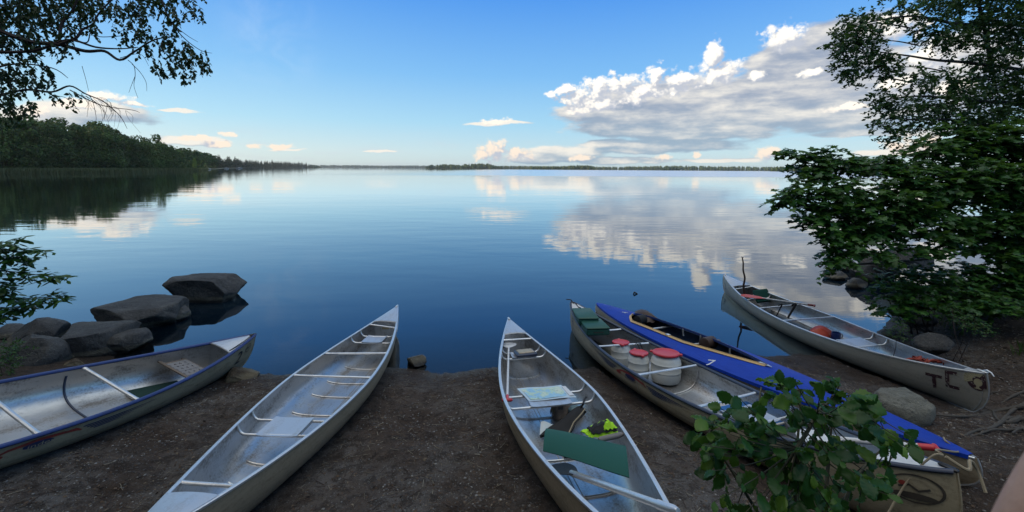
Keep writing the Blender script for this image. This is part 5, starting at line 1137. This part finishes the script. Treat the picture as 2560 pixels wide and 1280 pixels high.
# ------------------------------------------------------------------ far shores
HAZE = .7e-4
def vh(u): return 421-.0065*(1280-u)            # horizon line in the photo
def far_at(u, dep, z=0.): q = at(u, vh(u), dep); q[2] = z; return q
def far_tree(seed, h, w, mat='leaf_far', kind='round', n=900, card=.9, low=.08):
    """crown and trunk meshes of a tree of height h at the origin"""
    r = np.random.default_rng(seed)
    if kind == 'round':
        k = 20; C_ = np.stack([r.normal(size=k)*.24*w, r.normal(size=k)*.24*w, h*r.uniform(low+.12, .90, k)], 1); rad = w*r.uniform(.16, .32, k)*(1.15-.55*(C_[:, 2]/h)**2)
        i = r.integers(0, k, n); d = r.normal(size=(n, 3)); d /= np.linalg.norm(d, axis=1, keepdims=True); P = C_[i]+d*(rad[i]*r.uniform(.75, 1.1, n))[:, None]; U = d+r.normal(size=(n, 3))*.5
        P[:, 2] = np.maximum(P[:, 2], .3); D = np.cross(U, r.normal(size=(n, 3))); S = card*r.uniform(.5, 1.3, n)
    elif kind == 'tall':
        z = r.random(n)*.95+.05; a = r.random(n)*6.283; rr = w*.5*np.sin(np.pi*np.clip(z*1.02, 0, 1))**.7*r.uniform(.5, 1, n); P = np.stack([rr*np.cos(a), rr*np.sin(a), z*h], 1); U = P*[1, 1, 0]+r.normal(size=(n, 3)); D = r.normal(size=(n, 3))+[0, 0, 1]; S = card*r.uniform(.5, 1.2, n)
    else:
        z = 1-np.sqrt(r.random(n))*.92; a = r.random(n)*6.283; rr = w*.5*(1-z)*(.65+.35*np.sign(np.sin(z*40)))*r.uniform(.6, 1.1, n); P = np.stack([rr*np.cos(a), rr*np.sin(a), z*h], 1); D = np.stack([np.cos(a), np.sin(a), -.5+0*a], 1)+r.normal(size=(n, 3))*.25; U = np.array([0, 0, 1.])+r.normal(size=(n, 3))*.4; S = card*r.uniform(.5, 1.2, n)*(.4+1.1*(1-z))
    V, F = leaf_arrays(P, D, U, S, T_CARD); V[:, 2] = np.minimum(np.maximum(V[:, 2], .05), h)
    root = empty('tree', (0, 0, 0)); fastmesh('crown', V, F, mat, root)
    m = MB(); m.tube([(0, 0, -.3), (.1, 0, h*.45), (0, .1, h*.9)], [h*.022, h*.014, h*.004], 6); m.build('trunk', 'bark', root); return root
def place(proto, used, name, q, sc, rz, label, cat, group):
    r_ = proto
    key = proto.as_pointer()
    if used.get(key):
        r_ = proto.copy(); COL.objects.link(r_)
        for ch in proto.children: c_ = ch.copy(); COL.objects.link(c_); c_.parent = r_
    used[key] = 1
    r_.name = name; r_.location = q; r_.scale = sc; r_.rotation_euler = (0, 0, rz); tag(r_, label, cat, group); return r_
used = {}; rg = np.random.default_rng(99)
protoR = [far_tree(300+i, 16, 10, n=3800, card=.62, low=.02) for i in range(5)]
top_px = lambda u: np.interp(u, [-250, 0, 60, 110, 150, 200, 260, 300, 345, 385, 425, 447], [255, 282, 292, 306, 300, 312, 310, 330, 340, 342, 352, 372])
dep_px = lambda u: np.interp(u, [-250, 0, 300, 440], [112, 150, 195, 262])
G1 = 'trees of the dark wooded point at the left'
n1 = 0
for row, (du, ddep, sc_) in enumerate(((0, 0, 1.), (16, 9, 1.02), (-12, 20, 1.0))):
    for u in np.arange(-250, 440, 27 if row == 0 else 30):
        uu = u+du+rg.uniform(-5, 5)
        if uu > 436: continue
        dep = dep_px(uu)*1.012+ddep; H = (vh(uu)-top_px(uu)+rg.choice([-26, -12, -2, 2, 6 if row else 3])-(10 if row == 0 else 0))*dep/FPX+CAMH; k = int(rg.integers(0, 5))
        lab = 'leafy tree in the dark wood on the left shore' if 20 < uu < 425 else ('leafy tree at the outer tip of the dark wood on the left shore' if uu >= 425 else 'leafy tree of the left shore wood by the edge of the picture')
        place(protoR[k], used, 'leafy_tree', far_at(uu, dep, .2), (H/16*rg.uniform(.8, 1.1),)*2+(H/16,), rg.uniform(0, 6.28), lab, 'tree', G1); n1 += 1
protoM = [far_tree(320+i, 15, 13, n=700, card=1.6, low=.0) for i in range(3)]
for i, u in enumerate(np.arange(438, 534, 7.5)):
    dep = np.interp(u, [438, 534], [300, 520]); H = (vh(u)-np.interp(u, [438, 455, 490, 520, 534], [377, 372, 380, 382, 392]))*dep/FPX+CAMH+rg.uniform(-1.2, .8)
    place(protoM[i % 3], used, 'leafy_tree', far_at(u, dep, .2), (H/15*.9,)*2+(H/15,), rg.uniform(0, 6.28), 'rounded tree on the low wooded hill behind the dark point', 'tree', 'trees on the low wooded hill')
pt = far_tree(340, 9, 3.2, 'leaf_sunny', 'tall', 500, .6); q = far_at(487, 330, .2); place(pt, used, 'slim_tree', q, (1, 1, 1), 0, 'slim pale green tree alone at the foot of the low hill', 'tree', None)
protoC = [far_tree(350+i, 20, 8, 'needles', 'fir', 420, 1.8) for i in range(3)]
i = 0
for row in range(2):
    for u in np.concatenate([np.arange(522, 660, 5.2), np.arange(660, 778, 4.2)]):
        uu = u+rg.uniform(-2, 2)+row*2.6; dep = np.interp(uu, [522, 640, 700, 778], [520, 1150, 1600, 2250])+row*40; H = (vh(uu)-np.interp(uu, [522, 560, 600, 660, 720, 765, 778], [388, 393, 396, 401, 403, 407, 412]))*dep/FPX+CAMH; H *= rg.choice([.86, .95, 1.04, 1.22], p=[.3, .4, .22, .08])
        place(protoC[i % 3], used, 'spruce_tree', far_at(uu, dep, .2), (H/20*1.2,)*2+(H/20,), rg.uniform(0, 6.28), 'spruce in the long dark line of conifers at the far end of the left shore', 'tree', 'conifers along the far left shore'); i += 1
# low land under the trees
def land(name, pts, back, h, mat='grass_land', kind='structure'):
    """low shelf of land: waterline points, pushed back by a depth"""
    P = np.array(pts); n = len(P); d = P[:, :2]/np.linalg.norm(P[:, :2], axis=1, keepdims=True); rows = []
    for f, z in ((0, -.4), (.0, .02), (.06, h*.5), (.3, h), (1, h*1.3)): rows.append(np.concatenate([P[:, :2]+d*back*f+(d*.6 if z > 0 and f == 0 else 0), np.full((n, 1), z)], 1))
    V = np.concatenate(rows); F = np.array([(r_*n+k, r_*n+k+1, (r_+1)*n+k+1, (r_+1)*n+k) for r_ in range(4) for k in range(n-1)]); o = fastmesh(name, V, F, mat, smooth=True); return tag(o, kind=kind)
MT['grass_land'] = simple('shore_grass', (.035,.045,.018), .9, 0, .5, .4); MT['woods_blue'] = leafmat('distant_woods', (.03,.06,.03), (.045,.08,.035), None, .1, .8); MT['woods_olive'] = leafmat('sunlit_olive_woods', (.05,.08,.02), (.075,.11,.028), (.13,.15,.05), .1, .8)  # olive albedo raised so the far woods look sunlit
land('shore', [far_at(u, dep_px(u)*.985) for u in np.linspace(-250, 440, 30)]+[far_at(u, np.interp(u, [440, 534, 560, 640, 700, 785], [262, 400, 560, 1130, 1570, 2300])) for u in np.linspace(450, 785, 20)], 260, .6)
def treeline(name, us, deps, tops, n, mat, wpx=(2., 4.), kind='stuff', seed=1, wide=60.):
    """a distant wood: many small ragged tree shapes with depth"""
    r = np.random.default_rng(seed); V, F = [], []
    uu = np.sort(r.uniform(us[0], us[-1], n)); o = 0
    for u in uu:
        d0 = np.interp(u, us, deps); dep = d0+r.random()*wide; q = far_at(u, dep); H = max(.5, (vh(u)-np.interp(u, us, tops))*d0/FPX+CAMH)*r.uniform(.72, 1.08); w = r.uniform(*wpx)*dep/FPX
        rings = [(0, .85), (.35, 1.), (.7, .75), (.92, .35), (1, .05)]; k = 6; ph = r.random()*6
        for z, f in rings: V += [(q[0]+w*f*math.cos(ph+j*1.047)*r.uniform(.75, 1.2), q[1]+w*f*math.sin(ph+j*1.047), H*z*r.uniform(.95, 1.03)) for j in range(k)]
        F += [(o+a*k+j, o+a*k+(j+1) % k, o+(a+1)*k+(j+1) % k, o+(a+1)*k+j) for a in range(4) for j in range(k)]; o = len(V)
    return tag(fastmesh(name, np.array(V), np.array(F), mat), kind=kind)
treeline('far_woods', [780, 800, 880, 960, 1010, 1080, 1200, 1320], [5200]*8, [412, 412.2, 412.8, 413.5, 413.5, 413.3, 414., 414.5], 700, 'woods_blue', seed=2, wide=400)
treeline('headland_woods', [776, 790, 800], [2400, 2400, 2400], [411, 413, 417], 30, 'woods_blue', seed=3)
treeline('east_woods', [1180, 1260, 1400, 1540, 1640, 1700, 1800, 1900, 2060, 2400, 3200], [2600]*11, [415., 414.4, 415.4, 416.4, 414.2, 413.6, 415.2, 416.4, 417.6, 418, 418], 1600, 'woods_olive', seed=4, wide=200)
treeline('island_woods', [1066, 1075, 1084, 1090], [1900]*4, [416, 412, 412, 418], 26, 'woods_blue', seed=5)
treeline('island_woods', [1092, 1110, 1150, 1165, 1200, 1222, 1236, 1256], [1900]*8, [411.5, 410, 412., 409.5, 407.8, 408, 413.5, 415], 190, 'woods_olive', seed=6)
treeline('island_woods', [1328, 1400, 1440, 1478, 1488], [1700]*5, [415, 415.5, 412.5, 413, 418], 160, 'woods_olive', seed=7)
treeline('point_woods', [1655, 1670, 1690, 1700], [1800]*4, [418, 414.5, 417, 420], 34, 'woods_blue', seed=8)
treeline('point_woods', [1928, 1945, 1990, 2060, 2300], [900]*5, [419.5, 415, 414.5, 412.5, 408], 170, 'woods_olive', seed=9, wide=80)
land('shore', [far_at(u, 5150) for u in (775, 900, 1100, 1340)], 600, 3); land('shore', [far_at(u, 2560) for u in (1170, 1400, 1800, 2400, 3200)], 500, 1.5)
land('island', [far_at(u, 1880) for u in (1064, 1150, 1258)], 120, 1); land('island', [far_at(u, 1680) for u in (1326, 1400, 1490)], 120, 1); land('shore', [far_at(u, 890) for u in (1924, 2000, 2300)], 120, .8)
# reeds in front of the left wood
r = np.random.default_rng(12); n = 16000; U_ = r.uniform(-200, 520, n); dd = np.interp(U_, [-200, 0, 300, 440, 520], [105, 140, 182, 236, 300])*(1+r.uniform(-.03, .045, n)); P = np.array([far_at(u, d) for u, d in zip(U_, dd)])
V, F = leaf_arrays(P, np.array([0, 0, 1.])+r.normal(size=(n, 3))*.15, r.normal(size=(n, 3)), r.uniform(1.1, 2.1, n), tpl_fan([(0, .05), (.5, .09), (1, 0), (.5, -.09), (0, -.05)], .5, .0, .1)); tag(fastmesh('reeds', V, F, 'reed'), kind='stuff')
# moored boats far off
for i, (u, dep, L_, lab) in enumerate(((520, 420, 5.5, 'tiny white boat moored nearest the slim pale green tree'), (566, 520, 5, 'small far white boat halfway along the conifer shore'), (598, 640, 8, 'longer white boat moored below the dark conifers'), (1703, 1500, 9, 'tiny white boat off the far right shore'), (1715, 1500, 7, 'second tiny white boat off the far right shore, to the right of the other'))):
    q = far_at(u, dep); root = empty('moored_boat', (q[0], q[1], 0), lab, 'boat', 'white boats moored far away'); root.rotation_euler = (0, 0, .3*i)
    m = MB(); rows = [[(x, y*L_*.16*math.sin(math.pi*min(1, (x/L_+.5)*.6+.4))**.5, .2+.7*abs(y)**2+.1*x/L_) for y in np.linspace(-1, 1, 7)] for x in np.linspace(-L_/2, L_/2, 9)]; m.sheet(rows, .08); m.build('hull', 'boatwhite', root); m = MB(); m.box((0, 0, 1.0), (L_*.3, L_*.2, .7), bev=.1); m.build('cabin', 'boatwhite', root)

# ------------------------------------------------------------------ woods standing round the landing place (outside the picture)
r = np.random.default_rng(5); Ps = []
def blob(x, y, z, rad, n): Ps.append(np.array([x, y, z])+inball(n, r, .6)*rad)
for x in np.arange(-34, -11, 3.2):
    for y in np.arange(-22, 9.0, 3.2):
        if y > 6.5-(x+12)*.12 and x > -14: continue
        for z in np.arange(1.5, 17, 2.9): blob(x+r.normal()*.7, y+r.normal()*.7, z+gh(x, y), (2.4, 2.4, 1.9), 60)
for x in np.arange(-12, 16, 3.2):
    for y in np.arange(-14, -3.5, 3.2):
        for z in np.arange(1.5, 4.8, 3.2): blob(x+r.normal()*.7, y+r.normal()*.7, z+gh(x, y), (2.3, 2.3, 1.9), 20)
P = np.concatenate(Ps); n = len(P); V, F = leaf_arrays(P, r.normal(size=(n, 3)), r.normal(size=(n, 3)), r.uniform(.5, 1.1, n), T_CARD); tag(fastmesh('surrounding_woods', V, F, 'leaf_wood'), kind='stuff'); print('woods', n)

# ------------------------------------------------------------------ litter, pebbles, straws, roots
r = np.random.default_rng(41)
def inhull(P):
    ok = np.ones(len(P), bool)
    for c in CA.values():
        Q = (P-c.A[:3, 3]) @ c.A[:3, :3]; t = np.clip(Q[:, 1]/(c.L/2), -1, 1); ok &= ~((np.abs(Q[:, 1]) < c.L/2) & (np.abs(Q[:, 0]) < c.B/2*np.maximum(0, 1-np.abs(t)**c.p)**c.q))
    return ok
def zsurf(X, Y):
    i = np.clip(np.searchsorted(gx, X)-1, 0, len(gx)-2); j = np.clip(np.searchsorted(gy, Y)-1, 0, len(gy)-2); fx = (X-gx[i])/(gx[i+1]-gx[i]); fy = (Y-gy[j])/(gy[j+1]-gy[j])
    return (GZ[i, j]*(1-fx)+GZ[i+1, j]*fx)*(1-fy)+(GZ[i, j+1]*(1-fx)+GZ[i+1, j+1]*fx)*fy
def spots(n, minz=.015, xr=(-5.5, 7.5), yr=(1.4, 7.5), p=1.):
    X = r.uniform(*xr, n*3); Y = yr[0]+(yr[1]-yr[0])*r.random(n*3)**p; Z = zsurf(X, Y); P = np.stack([X, Y, Z], 1); ok = inhull(P) & (Z > minz); return P[ok][:n]
# pebbles: little lumpy stones
ico = bmesh.new(); bmesh.ops.create_icosphere(ico, subdivisions=1, radius=.5); iv = np.array([v.co[:] for v in ico.verts]); jf = np.array([[v.index for v in f.verts] for f in ico.faces]); ico.free()
def pebbles(P, size, mat, name, flat=.55):
    n = len(P); a = r.random(n)*6.28; S = size[:, None]*np.stack([r.uniform(.7, 1.3, n), r.uniform(.6, 1.1, n), np.full(n, flat)*r.uniform(.7, 1.2, n)], 1); V = iv[None]*S[:, None]*r.uniform(.8, 1.2, (n, len(iv), 1)); c_, s_ = np.cos(a)[:, None], np.sin(a)[:, None]
    V = np.stack([V[..., 0]*c_-V[..., 1]*s_, V[..., 0]*s_+V[..., 1]*c_, V[..., 2]], -1)+P[:, None]; F = (np.arange(n)*len(iv))[:, None, None]+jf[None]; return tag(fastmesh(name, V.reshape(-1, 3), F.reshape(-1, 3), mat), kind='stuff')
def pmat(name, c1, c2, c3):
    M, g = newmat(name); ri = g.n('ShaderNodeNewGeometry').outputs['Random Per Island']; return finish(M, g, pr(g, c=g.ramp(ri, [(0, c1), (.7, c2), (1, c3)]), r=.85))
MT['peb'] = pmat('gravel_stones', (.045,.038,.034), (.11,.102,.096), (.25,.25,.24)); MT['lit'] = pmat('dead_leaves', (.035,.020,.012), (.075,.048,.030), (.14,.11,.075)); MT['straw'] = pmat('dry_straw', (.12,.10,.07), (.22,.19,.14), (.38,.35,.28))
P = spots(46000, p=1.35); w = fbm2(P[:, 0], P[:, 1], .8, 3, 9); P = P[w > -.15]; pebbles(P, .006+.020*r.random(len(P))**2.2, 'peb', 'gravel')
P = spots(900, p=1.2); pebbles(P, r.uniform(.015, .032, len(P)), 'peb', 'pebbles')
P = spots(15000, .03); n = len(P); V, F = leaf_arrays(P+[0, 0, .004], r.normal(size=(n, 3))*[1, 1, .12], np.array([0, 0, 1.])+r.normal(size=(n, 3))*.35, r.uniform(.010, .034, n), T_BIRCH); tag(fastmesh('leaf_litter', V, F, 'lit'), kind='stuff')
def sticks(n, L0, L1, rad, mat, name, z=.006, **k):
    P = spots(n, .03, **k); n = len(P); a = r.random(n)*6.28; L_ = r.uniform(L0, L1, n); d = np.stack([np.cos(a), np.sin(a), r.normal(size=n)*.10], 1); t = np.linspace(-.5, .5, 4); b = np.cross(d, [0, 0, 1.]); path = P[:, None]+d[:, None]*(t[None, :, None]*L_[:, None, None])+b[:, None]*(np.sin(t*3)[None, :, None]*L_[:, None, None]*r.normal(size=(n, 1, 1))*.12)+[0, 0, z]
    V, F = tubes_fast(path, np.full((n, 4), rad)*r.uniform(.6, 1.3, (n, 1)), 4); return tag(fastmesh(name, V, F, mat), kind='stuff')
sticks(2600, .02, .09, .0016, 'straw', 'straw'); sticks(2600, .03, .14, .0022, 'twig', 'fallen_twigs')
sticks(60, .10, .22, .0026, 'straw', 'reed_stalks')
# small bits at the waterline
P = spots(900, -.03, yr=(4.8, 7.2)); P = P[P[:, 2] < .03]; pebbles(P, r.uniform(.01, .035, len(P)), 'peb', 'wet_stones')
# grass on the bank
P = spots(9000, .2, xr=(6.3, 12.), yr=(3.0, 9.5)); w = fbm2(P[:, 0], P[:, 1], .7, 3, 4); P = P[(w > -.05)]; n = len(P); V, F = leaf_arrays(P, np.array([0, 0, 1.])+r.normal(size=(n, 3))*.35, r.normal(size=(n, 3)), r.uniform(.05, .15, n), tpl_fan([(0, .04), (.5, .05), (1, 0), (.5, -.05), (0, -.04)], .5, 0, .3)); tag(fastmesh('bank_grass', V, F, 'grass'), kind='stuff')
P = spots(5000, .1, xr=(6.0, 12.), yr=(3.0, 10.)); n = len(P); V, F = leaf_arrays(P+[0, 0, .006], r.normal(size=(n, 3))*[1, 1, .2], np.array([0, 0, 1.])+r.normal(size=(n, 3))*.4, r.uniform(.02, .06, n), T_BIRCH); tag(fastmesh('bank_litter', V, F, 'lit'), kind='stuff')
# roots at the right
MT['root'] = simple('grey_root_bark', (.06,.054,.046), .9, 0, .45, 30, .003)
root = empty('exposed_roots', (0, 0, 0), 'grey tangle of exposed roots on the soil by the stern of the canoe marked TC', 'roots')
for i, (l, rad) in enumerate((([(2340, 1040), (2390, 1046), (2440, 1040), (2490, 1030), (2560, 1020), (2640, 1010)], .022), ([(2400, 1100), (2440, 1080), (2480, 1070), (2520, 1050), (2560, 1052), (2640, 1040)], .024), ([(2480, 1030), (2495, 1050), (2520, 1058), (2550, 1050)], .026), ([(2450, 1090), (2470, 1072), (2500, 1060), (2530, 1030), (2580, 1000)], .018), ([(2390, 1088), (2430, 1092), (2480, 1080), (2520, 1076), (2590, 1070)], .013), ([(2500, 1010), (2540, 990), (2600, 970)], .02), ([(2530, 1085), (2555, 1078), (2600, 1100)], .02), ([(2420, 980), (2470, 985), (2530, 975), (2600, 980)], .012))):
    Q = [onground(u, v)+[0, 0, .012+.012*math.sin(k*2.+i)] for k, (u, v) in enumerate(l)]; Q = smooth(Q, 6); m = MB(); m.tube(Q, [rad*(.35+.75*k/len(Q))*(1+.18*math.sin(k*1.7+i)) for k in range(len(Q))], 8); m.build('root', 'root', root)

# ------------------------------------------------------------------ photographer's hand: one finger reaches into the corner
def limb(bm_pts, name, mat, root):
    """one continuous skinned surface over a joint tree: points, edges, radii"""
    pts, edges, rad = bm_pts; me = bpy.data.meshes.new(name); me.from_pydata([tuple(q) for q in pts], edges, []); o = bpy.data.objects.new(name, me); COL.objects.link(o); md = o.modifiers.new('skin', 'SKIN')
    for v, r_ in zip(me.skin_vertices[0].data, rad): v.radius = (r_, r_)
    me.skin_vertices[0].data[0].use_root = True; o.modifiers.new('sub', 'SUBSURF').levels = 2; o.modifiers['sub'].render_levels = 2; bpy.context.view_layer.update()
    m2 = bpy.data.meshes.new_from_object(o.evaluated_get(bpy.context.evaluated_depsgraph_get())); bpy.data.objects.remove(o); m2.materials.clear(); m2.materials.append(MT[mat]); m2.shade_smooth(); o2 = bpy.data.objects.new(name, m2); COL.objects.link(o2)
    return o2
fd = .075
tipf = at(2822, 1020, fd); kn1 = at(2750, 1170, fd); kn2 = at(2658, 1355, fd*1.02); kn3 = at(2552, 1650, fd*1.05)
rgt = np.array([1., 0, 0]); dn = np.array([0, -.15, -1.]); bk = np.array([0, -1., 0]); palm = kn3+rgt*.030+dn*.035+bk*.02; wrist = palm+rgt*.02+dn*.055+bk*.02; el = wrist+rgt*.10+dn*.20+bk*.06
pts = [palm, kn3, kn2, kn1, tipf]; E_ = [(0, 1), (1, 2), (2, 3), (3, 4)]; rd = [.021, .0105, .0095, .0088, .0062]
for k in range(3):
    a = palm+rgt*(.012+.016*k)+dn*(-.030+.004*k)+bk*(.004*k); i0 = len(pts); pts += [a, a+rgt*.010+dn*(-.030)+bk*.006, a+rgt*.004+dn*(-.042)+bk*.026, a+rgt*.0+dn*(-.026)+bk*.040]; E_ += [(0, i0), (i0, i0+1), (i0+1, i0+2), (i0+2, i0+3)]; rd += [.0105, .0092, .0084, .0066]
i0 = len(pts); pts += [palm-rgt*.024+dn*(-.002)+bk*.008, palm-rgt*.040+dn*(-.026)+bk*.014, palm-rgt*.040+dn*(-.050)+bk*.018]; E_ += [(0, i0), (i0, i0+1), (i0+1, i0+2)]; rd += [.0125, .0105, .0075]
i0 = len(pts); pts += [wrist, (wrist+el)/2, el]; E_ += [(0, i0), (i0, i0+1), (i0+1, i0+2)]; rd += [.022, .030, .038]
pn = limb((pts, E_, rd), 'person', 'skin', None); tag(pn, 'blurred finger and hand of the photographer in the lower right corner', 'person')

# ------------------------------------------------------------------ air
MT['haze'], g_ = newmat('evening_haze'); pv = g_.n('ShaderNodeVolumePrincipled', {'Color': (.78,.86,.92,1), 'Density': HAZE, 'Anisotropy': .2}); g_.L(pv.outputs[0], g_.n('ShaderNodeOutputMaterial').inputs['Volume'])
m = MB(); m.box((0, 0, 18.), (18600, 18600, 44.)); o = m.build('haze', 'haze', smooth=False); tag(o, kind='stuff')
